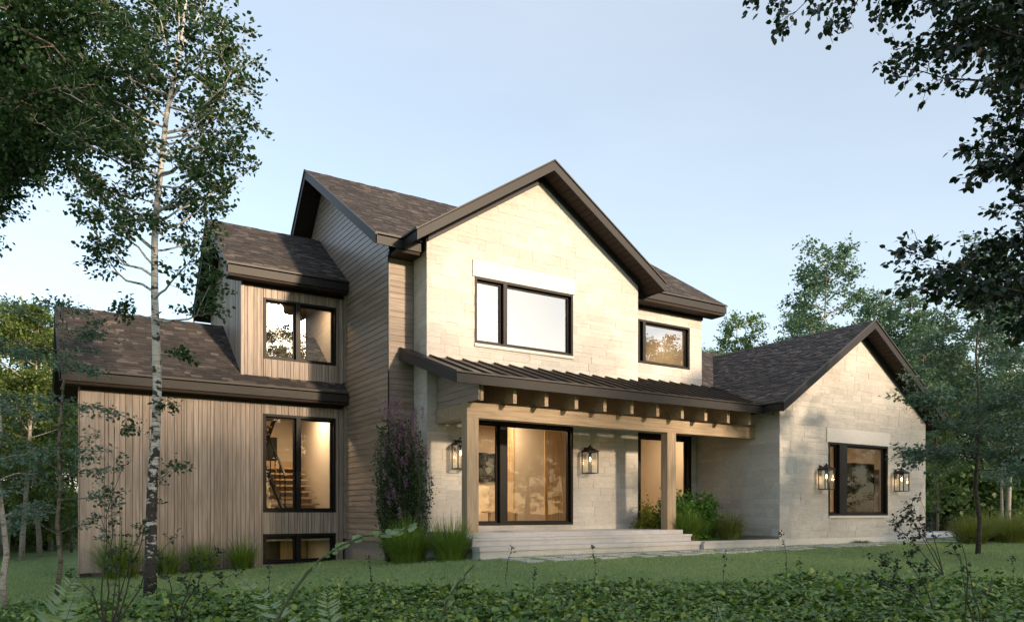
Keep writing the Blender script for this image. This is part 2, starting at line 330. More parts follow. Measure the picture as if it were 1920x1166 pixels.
# stepping slabs set in the grass along the front
rng = random.Random(5); b = MB()
x = 7.7
while x < 22.5:
    for row in range(2):
        wd = rng.uniform(0.32, 0.5); y0 = 11.55 + row * 0.55 + rng.uniform(-.12, .05); ln = rng.uniform(0.36, 0.48)
        if x > 16 and row == 0 and rng.random() < 0.5: continue
        z = gz(x + wd / 2, y0 + ln / 2) + 0.018; s = rng.uniform(-.06, .06)
        p = [(x, y0), (x + wd, y0 + s), (x + wd + s, y0 + ln), (x + s, y0 + ln)]
        b.prism([(a, c, 0) for a, c in p], Vector((0, 0, z - 0.06)), Vector((0, 0, z)))
    x += rng.uniform(0.5, 0.62)
tag(b.build('stone_path', M['slab']), kind='structure')

# ------------------------------------------------------------------ building helpers
class Frame:
    def __init__(s, o, u, v, n): s.o, s.u, s.v, s.n = Vector(o), Vector(u), Vector(v), Vector(n)
    def P(s, a, b, c=0): return s.o + s.u * a + s.v * b + s.n * c
def clip(poly, hp):
    """poly [(u,v)], hp [(a,b,c)] keep a*u+b*v<=c"""
    for a, b_, c in hp:
        out = []; n = len(poly)
        for i in range(n):
            p, q = poly[i], poly[(i + 1) % n]; dp = a * p[0] + b_ * p[1] - c; dq = a * q[0] + b_ * q[1] - c
            if dp <= 0: out.append(p)
            if dp * dq < 0:
                t = dp / (dp - dq); out.append((p[0] + (q[0] - p[0]) * t, p[1] + (q[1] - p[1]) * t))
        poly = out
        if len(poly) < 3: return None
    A = sum(poly[i][0] * poly[(i + 1) % len(poly)][1] - poly[(i + 1) % len(poly)][0] * poly[i][1] for i in range(len(poly))) / 2
    return poly if abs(A) > 1e-4 else None
def minus(r, holes):
    """rectangle (u0,u1,v0,v1) minus rectangles"""
    out = [r]
    for h in holes:
        nxt = []
        for (a, b_, c, d) in out:
            if h[0] >= b_ or h[1] <= a or h[2] >= d or h[3] <= c: nxt.append((a, b_, c, d)); continue
            if h[0] > a: nxt.append((a, h[0], c, d))
            if h[1] < b_: nxt.append((h[1], b_, c, d))
            m0, m1 = max(a, h[0]), min(b_, h[1])
            if h[2] > c: nxt.append((m0, m1, c, h[2]))
            if h[3] < d: nxt.append((m0, m1, h[3], d))
        out = nxt
    return [q for q in out if q[1] - q[0] > 0.012 and q[3] - q[2] > 0.012]
def cell(mb, F, poly, h0, h1, vlo, vhi, mi=0):
    """raised cell on a frame; height h0 at vlo, h1 at vhi"""
    n = len(poly); i = len(mb.v)
    def hh(v): return h0 + (h1 - h0) * (v - vlo) / max(1e-6, vhi - vlo)
    mb.v += [tuple(F.P(u, v, hh(v))) for u, v in poly] + [tuple(F.P(u, v, 0)) for u, v in poly]
    mb.f.append(tuple(range(i, i + n))); mb.m.append(mi)
    for k in range(n):
        k2 = (k + 1) % n; mb.f.append((i + k2, i + k, i + n + k, i + n + k2)); mb.m.append(mi)
def ashlar(mb, F, u0, u1, v0, v1, holes, hp, seed):
    r = random.Random(seed); v = v0
    while v < v1 - 0.02:
        band = min(r.choice((0.14, 0.19, 0.24, 0.3)), v1 - v)
        if v1 - v - band < 0.08: band = v1 - v
        u = u0 - r.uniform(0, .4)
        while u < u1 - 0.001:
            cw = r.uniform(0.35, 0.95); k = r.choice((1, 2, 2, 3)) if band > 0.24 else r.choice((1, 2)); zz = [v]
            cuts = sorted(r.uniform(0.28, 0.72) for _ in range(k - 1)); cuts = {1: [], 2: cuts, 3: [0.33, 0.66]}[k]
            zz = [v] + [v + band * c for c in cuts] + [v + band]
            for a, c in zip(zz[:-1], zz[1:]):
                us = [u, u + cw]
                if r.random() < 0.45: us = [u, u + cw * r.uniform(.35, .65), u + cw]
                for p, q in zip(us[:-1], us[1:]):
                    p2, q2 = max(p, u0), min(q, u1)
                    if q2 - p2 < 0.01: continue
                    h = r.uniform(0.024, 0.031); g = 0.0014
                    for (A, B, C, D) in minus((p2 + g, q2 - g, a + g, c - g), holes):
                        pl = clip([(A, C), (B, C), (B, D), (A, D)], hp)
                        if pl: cell(mb, F, pl, h, h + r.uniform(-.003, .003), C, D)
            u += cw
        v += band
def lap(mb, F, u0, u1, v0, v1, holes, hp, seed, step=0.135):
    r = random.Random(seed); v = v0
    while v < v1:
        u = u0 - r.uniform(0, 2.5)
        while u < u1:
            ln = r.uniform(2.4, 3.8)
            for (A, B, C, D) in minus((max(u, u0), min(u + ln - 0.003, u1), v, min(v + step, v1)), holes):
                pl = clip([(A, C), (B, C), (B, D), (A, D)], hp)
                if pl: cell(mb, F, pl, 0.017, 0.006, v, v + step)
            u += ln
        v += step
def boards(mb, F, u0, u1, v0, v1, holes, hp, seed, gap=0.009):
    r = random.Random(seed); u = u0
    while u < u1 - 0.01:
        wd = r.choice((0.055, 0.075, 0.09, 0.11, 0.14)); h = r.uniform(0.019, 0.027)
        wd = min(wd, u1 - u)
        for (A, B, C, D) in minus((u, u + wd - gap, v0, v1), holes):
            pl = clip([(A, C), (B, C), (B, D), (A, D)], hp)
            if pl: cell(mb, F, pl, h, h, C, D)
        u += wd
def backing(mb, F, u0, u1, v0, v1, holes, hp, t, mi=0):
    for (A, B, C, D) in minus((u0, u1, v0, v1), holes):
        pl = clip([(A, C), (B, C), (B, D), (A, D)], hp)
        if pl:
            mb.prism([F.P(u, v, 0) for u, v in pl], F.n * 0, F.n * -t, mi)
def shingles(mb, F, u0, u1, L, seed, hp=()):
    r = random.Random(seed); v = 0.0; step = 0.115
    while v < L:
        u = u0 - r.uniform(0, .3); vv = min(v + step, L)
        while u < u1:
            wd = r.uniform(0.10, 0.27); h = 0.011 if r.random() < .5 else 0.018
            a, c = max(u, u0), min(u + wd, u1)
            if c - a > 0.01:
                pl = clip([(a, v), (c, v), (c, vv), (a, vv)], hp)
                if pl: cell(mb, F, pl, h, h - 0.008, v, vv)
            u += wd
        v += step

house = empty('house', (11, 18, -1), 'large pale stone and wood gabled house with lit windows and dark shingle roofs', 'house')
HP = Vector((11, 18, -1))
class HB(MB):
    def put(s, name, mats, parent=None, label=None, smooth=False):
        o = s.build(name, mats, parent or house, smooth, origin=tuple(HP) if parent is None else None)
        if parent is not None:   # children share the house's frame
            me = o.data; co = np.empty(len(me.vertices) * 3, np.float32); me.vertices.foreach_get('co', co)
            co = co.reshape(-1, 3) - np.array(HP, np.float32); me.vertices.foreach_set('co', co.ravel()); me.update()
        if label: o['label'] = label
        return o
def fy(Y): return Frame((0, Y, 0), (1, 0, 0), (0, 0, 1), (0, -1, 0))      # faces the camera side
def fxl(X): return Frame((X, 0, 0), (0, 1, 0), (0, 0, 1), (-1, 0, 0))     # faces left
def fxr(X): return Frame((X, 0, 0), (0, 1, 0), (0, 0, 1), (1, 0, 0))

W = dict(W1=(15, 8.55, 11.32, 3.82, 5.33), W2=(15.68, 14.03, 16.0, 4.07, 5.26), W3=(15, 8.59, 11.32, -0.30, 2.09), W4=(15.68, 14.03, 16.06, -0.38, 2.16),
         W5=(12.8, 18.28, 21.04, -0.09, 1.90), W6=(18.5, 4.75, 6.54, 0.0, 2.35), W7=(18.5, 4.75, 6.54, -1.24, -0.515), W8=(18.5, 4.77, 6.55, 3.66, 5.11))
def hole(k): q = W[k]; return (q[1], q[2], q[3], q[4])
L2 = (8.49, 11.38, 5.33, 5.70); L5 = (18.19, 21.13, 1.90, 2.28)

# ---- stone walls
def gable_hp(c, zr, s, lo, hi): return [(s, 1, zr + s * c), (-s, 1, zr - s * c)]
hpG = gable_hp(10.39, 7.93, 0.65, 0, 0)
b = HB(); F = fy(15.03)
ashlar(b, F, 7.352, 13.438, -0.62, 8, [hole('W1'), hole('W3'), L2], hpG, 3)
ashlar(b, Frame((7.38, 0, 0), (0, 1, 0), (0, 0, 1), (-1, 0, 0)), 15.004, 15.66, -0.62, 5.7, [], [], 4)
ashlar(b, fxr(13.41), 15.004, 15.66, -0.62, 5.7, [], [], 5)
g = HB()
backing(g, F, 7.38, 13.41, -1.4, 8, [hole('W1'), hole('W3')], hpG, 0.22, 0)
g.box(7.382, 7.60, 15.255, 18.6, -1.4, 5.7); g.box(13.2, 13.408, 15.255, 15.7, -1.4, 5.7)
o = b.put('stone_wall', M['stone'], label='cream stone wall of the tall front gable'); g.put('wall_core', M['stone_back'], o)
b = HB(); F = fy(15.71)
ashlar(b, F, 13.44, 16.49, -0.62, 6, [hole('W2'), hole('W4')], [(0, 1, 5.72)], 6)
ashlar(b, fxr(16.46), 15.684, 17.6, 2.9, 6, [], [(0, 1, 5.9)], 7)
g = HB(); backing(g, F, 13.41, 16.46, -1.4, 5.98, [hole('W2'), hole('W4')], [], 0.22, 0)
g.box(16.24, 16.46, 15.93, 22.5, -1.4, 6.0); g.prism([(16.24, 15.93, 6.0), (16.24, 22.5, 6.0), (16.24, 20.05, 8.7)], Vector((0, 0, 0)), Vector((0.22, 0, 0)))
g.box(6.96, 16.24, 22.28, 22.5, -1.4, 5.7)
o = b.put('stone_wall', M['stone'], label='cream stone wall set back right of the front gable'); g.put('wall_core', M['stone_back'], o)
hpGa = gable_hp(19.65, 5.02, 0.66, 0, 0)
b = HB(); F = fy(12.83)
ashlar(b, F, 16.272, 23.03, -0.70, 5.2, [hole('W5'), L5], hpGa, 8)
ashlar(b, fxl(16.3), 12.804, 15.66, -0.62, 2.75, [], [], 9)
g = HB(); backing(g, F, 16.3, 23.0, -1.3, 5.2, [hole('W5')], hpGa, 0.22, 0)
g.box(16.302, 16.52, 13.055, 21.5, -1.3, 2.62); g.box(22.78, 22.998, 13.055, 21.5, -1.3, 2.62); g.box(16.52, 22.78, 21.28, 21.5, -1.3, 2.7)
o = b.put('stone_wall', M['stone'], label='cream stone wall of the low right gable wing'); g.put('wall_core', M['stone_back'], o)
b = HB(); b.box(16.25, 23.02, 12.785, 12.83, -1.2, -0.70); b.put('foundation', M['lintel'])
b = HB(); b.box(L2[0], L2[1], 14.975, 15.03, L2[2], L2[3]); b.put('lintel', M['lintel'])
b = HB(); b.box(L5[0], L5[1], 12.775, 12.83, L5[2], L5[3]); b.put('lintel', M['lintel'])

# ---- timber-clad walls
zr, s = 8.80, 0.65; hpS = [(-0.65, 1, zr - 0.65 * 20.05), (1.1, 1, zr + 1.1 * 20.05)]   # in (y, z)
b = HB(); F = fxl(6.76); lap(b, F, 15.66, 22.5, -0.66, 9, [], hpS, 11)
g = HB(); backing(g, F, 15.722, 22.5, -0.66, 9, [], hpS, 0.19, 0)
b.box(6.722, 6.76, 18.33, 18.47, -0.66, 2.7); b.box(6.722, 6.76, 18.33, 18.47, 3.25, 5.5)
b2 = HB(); lap(b2, fy(15.70), 6.74, 7.38, -0.66, 5.75, [], [], 12)
backing(g, fy(15.702), 6.765, 7.38, -0.66, 5.7, [], [], 0.018, 0)
o = b.put('siding_wall', M['siding_h'], label='horizontal wood siding on the tall left side wall'); b2.put('front_siding', M['siding_hx'], o)
g.put('wall_core', M['groove'], o)
b = HB(); b.box(6.73, 6.755, 15.655, 15.68, -0.66, 5.66); b.put('corner_trim', M['fascia'])
b = HB(); b.box(6.80, 7.38, 15.74, 15.9, -1.6, -0.665); b.box(6.80, 7.0, 15.9, 18.7, -1.6, -0.665); b.put('foundation', M['concrete'])
# wing front: vertical boards, with wide corner boards
b = HB(); F = fy(18.52); zt = 2.80
boards(b, F, 1.42, 6.62, -1.29, zt, [hole('W6'), hole('W7')], [], 21)
boards(b, F, 4.33, 6.62, 3.18, 5.55, [hole('W8')], [], 22)
b.box(0.955, 1.41, 18.485, 18.52, -1.29, zt); b.box(6.63, 6.72, 18.485, 18.52, -1.29, zt); b.box(6.63, 6.72, 18.485, 18.52, 3.1, 5.5)
b.box(4.26, 4.32, 18.485, 18.52, 3.16, 5.5)
g = HB(); backing(g, F, 0.95, 6.74, -1.29, zt, [hole('W6'), hole('W7')], [], 0.2, 0); backing(g, F, 4.27, 6.74, 3.0, 5.55, [hole('W8')], [], 0.2, 0)
o = b.put('siding_wall', M['siding_v'], label='vertical wood siding on the low left wing and dormer front'); g.put('wall_core', M['groove'], o)
# wing left side and dormer left side
hpW = [(-0.8, 1, 2.70 - 0.8 * 18.15), (1.1, 1, 4.5 + 1.1 * 20.43)]; b = HB(); FL = Frame((0.95 - 18.52 * 0.0857, 0, 0), (0.0857, 1, 0), (0, 0, 1), (-0.9963, 0.0854, 0)); boards(b, FL, 18.52, 22.0, -1.29, 4.7, [], hpW, 23); b.put('siding_wall', M['siding_v'], label='vertical siding on the left end of the low wing')
hpD = [(-0.75, 1, 5.42 - 0.75 * 18.15), (1.0, 1, 7.1 + 1.0 * 20.4)]; b = HB(); boards(b, fxl(4.27), 18.49, 22.0, 3.1, 7.3, [], hpD, 24)
g = HB(); backing(g, FL, 18.53, 22.0, -1.6, 4.7, [], hpW, 0.2, 0); backing(g, fxl(4.27), 18.52, 22.0, 3.0, 7.3, [], hpD, 0.2, 0); g.box(1.35, 6.7, 21.8, 22.0, -1.6, 2.8)
o = b.put('siding_wall', M['siding_v'], label='vertical siding on the left side of the dormer'); g.put('wall_core', M['groove'], o)
b = HB(); b.box(0.99, 6.78, 18.56, 18.7, -1.9, -1.29); b.put('foundation', M['concrete'])

# ---- roofs
SOF = 0.15
def slope(axis, u0, u1, w0, z0, w1, z1, t=0.20, seed=0, ends=(True, True), over=0.47, name='roof', label=None, eave=True, mat=None, lapped=True, friez=None):
    """one roof plane. axis 'x': eave runs along X and w is Y; axis 'y': eave along Y and w is X"""
    def P(u, w_, z): return Vector((u, w_, z)) if axis == 'x' else Vector((w_, u, z))
    U = P(1, 0, 0) - P(0, 0, 0); dw, dz = w1 - w0, z1 - z0; L = math.hypot(dw, dz); V = (P(0, dw, dz) - P(0, 0, 0)) / L
    n = U.cross(V).normalized(); n = n if n.z > 0 else -n
    F = Frame(P(0, w0, z0), U, V, n); sg = 1 if dw > 0 else -1
    b = HB()
    if lapped: shingles(b, F, u0, u1, L, seed)
    else: cell(b, F, [(u0, 0), (u1, 0), (u1, L), (u0, L)], 0.006, 0.006, 0, L)
    roof = b.put(name, mat or M['shingle'], label=label)
    d = HB(); d.prism([P(0, w0, z0), P(0, w1, z1), P(0, w1, z1 - t), P(0, w0, z0 - t)], U * u0, U * u1); d.put('roof_deck', M['soffit'], roof)
    sl = dz / dw
    def zz(w_): return z0 + (w_ - w0) * sl
    for k, (on, uu) in enumerate(zip(ends, (u0, u1))):
        if not on: continue
        f = HB(); e = HB(); s_ = HB(); o_, i_ = (uu - 0.028, uu) if k == 0 else (uu, uu + 0.028)
        q = w0 - sg * 0.03
        f.prism([P(0, q, zz(q) - 0.035), P(0, w1, z1 - 0.035), P(0, w1, z1 - 0.235), P(0, q, zz(q) - 0.235)], U * o_, U * i_)
        o2, i2 = (uu - 0.055, uu) if k == 0 else (uu, uu + 0.055)
        q2 = w0 - sg * 0.055
        e.prism([P(0, q2, zz(q2) + 0.018), P(0, w1, z1 + 0.018), P(0, w1, z1 - 0.015), P(0, q2, zz(q2) - 0.015)], U * o2, U * i2)
        # soffit boards under the overhang, across the rake
        wv = w0 + sg * 0.03
        while (w1 - wv) * sg > 0.12:
            a, c = wv, wv + sg * 0.118
            ua, ub = (uu + 0.01, uu + over) if k == 0 else (uu - over, uu - 0.01)
            s_.prism([P(0, a, zz(a) - t - 0.001), P(0, c, zz(c) - t - 0.001), P(0, c, zz(c) - t - 0.014), P(0, a, zz(a) - t - 0.014)], U * ua, U * ub); wv += sg * 0.135
        f.put('fascia', M['fascia'], roof); e.put('drip_edge', M['drip'], roof); s_.put('soffit', M['soffit'], roof)
    if eave:
        f = HB(); e = HB(); a, c = (w0 - 0.03, w0) if sg > 0 else (w0, w0 + 0.03)
        f.prism([P(0, a, z0 - 0.055), P(0, c, z0 - 0.055), P(0, c, z0 - 0.235), P(0, a, z0 - 0.235)], U * (u0 - 0.027), U * (u1 + 0.0))
        a, c = (w0 - 0.06, w0) if sg > 0 else (w0, w0 + 0.06)
        e.prism([P(0, a, z0 + 0.012), P(0, c, z0 + 0.016), P(0, c, z0 - 0.03), P(0, a, z0 - 0.03)], U * (u0 - 0.05), U * (u1 + 0.0)); f.put('fascia', M['fascia'], roof); e.put('drip_edge', M['drip'], roof)
    return roof, F, L
slope('x', 6.27, 16.94, 15.21, 5.93, 20.05, 9.08, seed=31, label='tall main roof slope facing front')
slope('x', 6.27, 16.94, 22.9, 5.94, 20.05, 9.08, seed=32, eave=False)
slope('y', 14.5, 18.9, 6.90, 5.93, 10.39, 8.20, seed=33, ends=(True, False), over=0.5, label='left slope of the front gable roof')
slope('y', 14.5, 18.9, 13.88, 5.93, 10.39, 8.20, seed=34, ends=(True, False), over=0.5, label='right slope of the front gable roof')
slope('x', 0.6, 6.738, 18.15, 2.95, 20.43, 4.75, seed=35, ends=(True, False), over=0.33, label='low left wing roof slope')
slope('x', 0.6, 6.738, 22.1, 2.95, 20.43, 4.75, seed=36, ends=(True, False), over=0.33, eave=False)
slope('x', 3.87, 6.738, 18.15, 5.70, 20.4, 7.40, seed=37, ends=(True, False), over=0.38, label='dormer roof slope beside the tall wall')
slope('x', 3.87, 6.738, 22.2, 5.40, 20.4, 7.40, seed=38, ends=(True, False), over=0.38, eave=False)
slope('y', 12.35, 18.6, 15.84, 2.75, 19.68, 5.28, seed=39, ends=(True, False), over=0.43, label='left slope of the low right gable roof')
slope('y', 12.35, 18.6, 23.52, 2.75, 19.68, 5.28, seed=40, ends=(True, False), over=0.43, label='right slope of the low right gable roof')
slope('x', 16.49, 24.0, 15.3, 3.23, 18.5, 5.48, seed=41, ends=(False, True), eave=False, label='rear connecting roof slope')
slope('x', 16.49, 24.0, 21.7, 3.23, 18.5, 5.48, seed=42, ends=(False, True), eave=False)
# frieze boards under the rakes
for c, zr, s, hw, Y, hgt in ((10.39, 8.0, 0.65, 3.02, 14.995, 0.15), (19.66, 5.08, 0.66, 3.35, 12.795, 0.19)):
    for sg in (-1, 1):
        b = HB(); b.prism([(c, Y, zr), (c + sg * hw, Y, zr - s * hw), (c + sg * hw, Y, zr - s * hw - hgt), (c, Y, zr - hgt)], Vector((0, -0.04, 0)), Vector((0, 0.0, 0))); b.put('frieze_board', M['fascia'])
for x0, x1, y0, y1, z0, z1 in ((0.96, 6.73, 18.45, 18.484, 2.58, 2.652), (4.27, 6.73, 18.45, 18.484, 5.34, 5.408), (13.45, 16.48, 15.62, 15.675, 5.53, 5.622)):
    b = HB(); b.box(x0, x1, y0, y1, z0, z1); b.put('frieze_board', M['black'])  # eave boards in black, which also paints in the shadow band below the eaves

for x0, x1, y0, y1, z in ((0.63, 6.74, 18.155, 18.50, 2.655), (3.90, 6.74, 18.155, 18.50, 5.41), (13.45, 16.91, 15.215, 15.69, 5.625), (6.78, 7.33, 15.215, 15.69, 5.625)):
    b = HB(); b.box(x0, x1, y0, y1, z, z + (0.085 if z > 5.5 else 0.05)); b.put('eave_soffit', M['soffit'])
b = HB(); b.prism([(0, 15.212, 5.63), (0, 15.70, 5.63), (0, 15.70, 6.06), (0, 15.212, 5.74)], Vector((16.912, 0, 0)), Vector((16.936, 0, 0))); b.put('eave_return', M['fascia'])

# ---- porch
b = HB(); F3 = 0.345
for (u0, u1, w1) in ((7.0, 7.38, 15.66), (7.38, 13.44, 14.99), (13.44, 17.0, 15.66)):
    z1 = 2.70 + F3 * (w1 - 12.97); b.prism([(0, 12.97, 2.70), (0, w1, z1), (0, w1, z1 - 0.17), (0, 12.97, 2.53)], Vector((u0, 0, 0)), Vector((u1, 0, 0)))
proof = b.put('porch_roof', M['metal_roof'], label='brown standing seam metal roof over the porch')
b = HB(); u = 7.02
while u < 16.95:
    w1 = 14.99 if 7.38 < u < 13.44 else 15.66; z1 = 2.70 + F3 * (w1 - 12.97)
    b.prism([(0, 12.95, 2.695), (0, w1, z1), (0, w1, z1 + 0.045), (0, 12.95, 2.735)], Vector((u - 0.013, 0, 0)), Vector((u + 0.013, 0, 0))); u += 0.41
b.put('standing_seam', M['metal_roof'], proof)
b = HB(); b.box(6.97, 15.95, 12.92, 12.968, 2.50, 2.68); b.prism([(6.97, 12.97, 2.66), (6.97, 15.6, 3.57), (6.97, 15.6, 3.38), (6.97, 12.97, 2.50)], Vector((0, 0, 0)), Vector((0.03, 0, 0))); b.put('fascia', M['fascia'], proof)
b = HB(); b.box(6.95, 15.95, 12.89, 12.965, 2.692, 2.725); b.put('drip_edge', M['metal_roof'], proof)
b = HB(); u = 7.03
while u < 16.2:
    b.prism([(0, 13.0, 2.528), (0, 14.97, 3.21), (0, 14.97, 3.19), (0, 13.0, 2.508)], Vector((u, 0, 0)), Vector((min(u + 0.125, 16.27), 0, 0))); u += 0.14
b.put('porch_ceiling', M['soffit'], proof)
b = HB(); b.box(7.56, 16.27, 13.58, 13.80, 1.935, 2.24); b.put('porch_beam', M['timber_h'], label='long timber beam across the porch front')
b = HB(); b.box(7.565, 7.83, 13.802, 14.99, 1.94, 2.235); b.put('porch_beam', M['timber_h'], label='short timber beam at the left end of the porch')
for x0, x1 in ((7.56, 7.83), (13.11, 13.39)):
    b = HB(); b.box(x0, x1, 13.577, 13.803, -0.415, 1.934); b.put('porch_post', M['timber'])
for k in range(11):
    x = 7.68 + 0.793 * k; b = HB(); b.prism([(0, 13.2, 2.235), (0, 14.98, 2.45), (0, 14.98, 3.0), (0, 13.2, 2.55)], Vector((x - 0.045, 0, 0)), Vector((x + 0.045, 0, 0))); b.put('rafter', M['timber_h'])
b = HB(); hpP = [(-F3, 1, 2.50 - F3 * 12.97)]; lap(b, fxl(7.60), 13.15, 14.98, 2.245, 3.2, [], hpP, 61); g = HB(); backing(g, fxl(7.60), 13.15, 14.98, 2.245, 3.2, [], hpP, 0.03, 0)
o = b.put('porch_end_panel', M['siding_h']); g.put('wall_core', M['groove'], o)

# ---- steps and terrace
b = MB()
b.box(7.37, 13.33, 13.3, 15.02, -1.3, -0.565); b.box(7.37, 13.33, 13.285, 15.0, -0.515, -0.416); b.box(7.37, 13.35, 13.0, 13.28, -0.565, -0.515)
b.box(7.37, 13.33, 13.02, 13.3, -0.72, -0.567); b.box(7.35, 13.35, 12.70, 13.0, -0.755, -0.672); b.box(7.38, 13.33, 12.73, 13.05, -1.2, -0.757)
tag(b.build('terrace_steps', M['slab']), kind='structure')
b = MB(); b.box(13.34, 16.27, 13.3, 15.66, -1.2, -0.70); tag(b.build('planting_bed', M['ground']), kind='structure')
b = MB(); b.box(13.345, 16.25, 12.62, 12.95, -1.2, -0.685); b.box(13.352, 16.24, 12.60, 12.66, -0.72, -0.68); tag(b.build('kerb', M['slab']), kind='structure')

# ---- windows
def window(key, splits, glass, label, fr=0.055, mull=0.05, sill=None, pane_mats=None):
    Y, x0, x1, z0, z1 = W[key]; d0, d1 = Y - 0.012, Y + 0.17
    b = HB(); b.box(x0, x1, d0, d1, z1 - fr, z1); b.box(x0, x1, d0, d1, z0, z0 + fr); b.box(x0, x0 + fr, d0, d1, z0 + fr, z1 - fr); b.box(x1 - fr, x1, d0, d1, z0 + fr, z1 - fr)
    for s in splits: b.box(s - mull, s + mull, d0, d1, z0 + fr, z1 - fr)
    win = b.put('window', M['black'], label=label)
    xs = [x0 + fr] + [q for s in splits for q in (s - mull, s + mull)] + [x1 - fr]
    for k in range(0, len(xs), 2):
        a, c = xs[k], xs[k + 1]; t = 0.045; e0, e1 = Y + 0.085, Y + 0.15; zb, zt_ = z0 + fr, z1 - fr
        sb = HB(); sb.box(a, c, e0, e1, zt_ - t, zt_); sb.box(a, c, e0, e1, zb, zb + t); sb.box(a, a + t, e0, e1, zb + t, zt_ - t); sb.box(c - t, c, e0, e1, zb + t, zt_ - t); sb.put('sash', M['black'], win)
        p = HB(); p.face([(a + t, Y + 0.115, zb + t), (c - t, Y + 0.115, zb + t), (c - t, Y + 0.115, zt_ - t), (a + t, Y + 0.115, zt_ - t)]); p.put('pane', M[glass], win)
    if sill:
        s_ = HB(); s_.box(x0 - 0.01, x1 + 0.01, Y - 0.035, Y + 0.03, z0 - sill, z0 - 0.002); s_.put('sill', M['lintel'], win)
    return win
window('W1', [9.36], 'coated', 'wide upper window in the tall stone gable', sill=0.07)
window('W2', [14.27], 'coated', 'small upper window right of the gable')
window('W3', [9.32], 'glass', 'large glazed patio door beneath the porch', mull=0.10)
window('W4', [], 'glass', 'tall entrance window in the recess right of the porch', fr=0.11)
window('W5', [18.93], 'glass', 'window between two lanterns in the low right gable', mull=0.17, sill=0.06)
window('W6', [5.6], 'glass', 'tall two-light stair window in the wood wing', fr=0.06)
window('W7', [5.6], 'glass', 'low basement window at the foot of the wood wing', fr=0.06)
window('W8', [5.59], 'semi', 'dormer window in vertical siding', fr=0.045)

# ---- rooms behind the glass, with their lit lamps
def lamp(name, loc, e, size=0.5, col=(1, 0.71, 0.44), parent=None, spread=None, rot=(0, 0, 0)):
    l = bpy.data.lights.new(name, 'AREA'); l.shape = 'DISK'; l.size = size; l.energy = e; l.color = col
    if spread: l.spread = rad(spread)
    o = bpy.data.objects.new(name, l); COL.objects.link(o); o.parent = house; o.location = Vector(loc) - HP; o.rotation_euler = rot; return o
def room(x0, x1, y0, y1, z0, z1, name='room', wall='plaster', back=None):
    """five inner faces, open towards the window wall at y0"""
    b = HB(); t = 0.05
    b.box(x0, x1, y1, y1 + t, z0, z1, 2 if back else 0); b.box(x0 - t, x0, y0, y1, z0, z1, 0); b.box(x1, x1 + t, y0, y1, z0, z1, 0)
    b.box(x0, x1, y0, y1, z1, z1 + t, 0); b.box(x0, x1, y0, y1, z0 - t, z0, 1)
    return b.put(name, [M[wall], M['floorwood'], M[back or wall]])
r3 = room(7.65, 13.1, 15.26, 20.0, -0.36, 2.62)
b = HB(); b.box(10.9, 13.09, 17.0, 17.2, -0.36, 2.61); b.put('partition', M['plaster'], r3)
b = HB(); b.box(10.86, 10.898, 16.99, 17.6, -0.36, 2.6); b.box(11.85, 12.42, 16.95, 16.998, -0.36, 2.2); b.put('wood_panel', M['panelwood'], r3)
b = HB(); b.box(9.2, 10.7, 18.0, 18.6, -0.36, 0.72); b.put('kitchen_counter', M['plaster'], r3); b = HB(); b.box(9.7, 10.7, 16.2, 16.7, -0.02, 0.03); b.bar((9.8, 16.45, -.36), (9.8, 16.45, 0), .05, .05); b.bar((10.6, 16.45, -.36), (10.6, 16.45, 0), .05, .05); b.put('low_table', M['floorwood'], r3)
b = HB(); b.box(11.3, 12.1, 19.93, 19.98, 0.9, 1.8); b.put('back_window', M['black'], r3)
r4 = room(13.3, 16.2, 15.94, 18.4, -0.4, 2.66, back='panelwood')
r1 = room(7.65, 13.1, 15.26, 19.5, 3.45, 5.66); r2 = room(13.3, 16.2, 15.94, 19.5, 3.7, 5.6)
r5 = room(16.6, 22.7, 13.06, 18.0, -0.7, 2.58)
b = HB(); b.box(21.15, 22.3, 14.0, 14.6, -0.69, 1.5); b.box(21.2, 22.28, 13.985, 13.999, 0.55, 0.57); b.put('reflection_block', M['black'], r5)  # black block added to stand in for a dark reflection in the glass
r6 = room(1.3, 6.5, 18.74, 21.7, -0.55, 2.80); r7 = room(1.3, 6.5, 18.74, 21.7, -2.6, -0.7); r8 = room(4.45, 6.62, 18.74, 21.7, 3.5, 5.5)
# staircase climbing away to the left inside the wing
b = HB(); rl = HB()
for k in range(8): b.box(5.5, 6.42, 19.15 + k * 0.24, 19.43 + k * 0.24, 0.02 + k * 0.165, 0.065 + k * 0.165)
b.box(5.2, 6.45, 21.08, 21.66, 1.16, 1.40)
for k in range(7): b.box(4.75, 5.3, 20.7 - k * 0.24, 20.98 - k * 0.24, 1.50 + k * 0.165, 1.545 + k * 0.165)
rl.bar((5.46, 19.1, 0.9), (5.46, 21.0, 2.25), 0.04, 0.05); rl.bar((5.46, 19.1, -0.1), (5.46, 21.0, 1.22), 0.05, 0.14); rl.bar((5.32, 21.0, 1.4), (5.32, 19.2, 2.65), 0.05, 0.14)
for k in range(5): rl.bar((5.46, 19.15 + k * .45, k * .32), (5.46, 19.15 + k * .45, 0.93 + k * .32), 0.025, 0.025)
sc_ = b.put('staircase', M['floorwood'], r6); rl.put('stair_railing', M['black'], r6)
b = HB(); b.box(4.9, 5.95, 21.64, 21.68, 1.42, 2.1); b.put('back_window', M['black'], r6)
b = HB(); b.box(5.75, 6.45, 20.6, 20.66, -2.6, -0.72); b.put('wood_panel', M['panelwood'], r7)
lamp('room_lamp', (10.2, 16.6, 2.55), 58, 0.8); lamp('room_lamp', (12.0, 18.4, 2.55), 18, 0.5); lamp('room_lamp', (15.0, 16.03, 2.62), 42, 0.12)
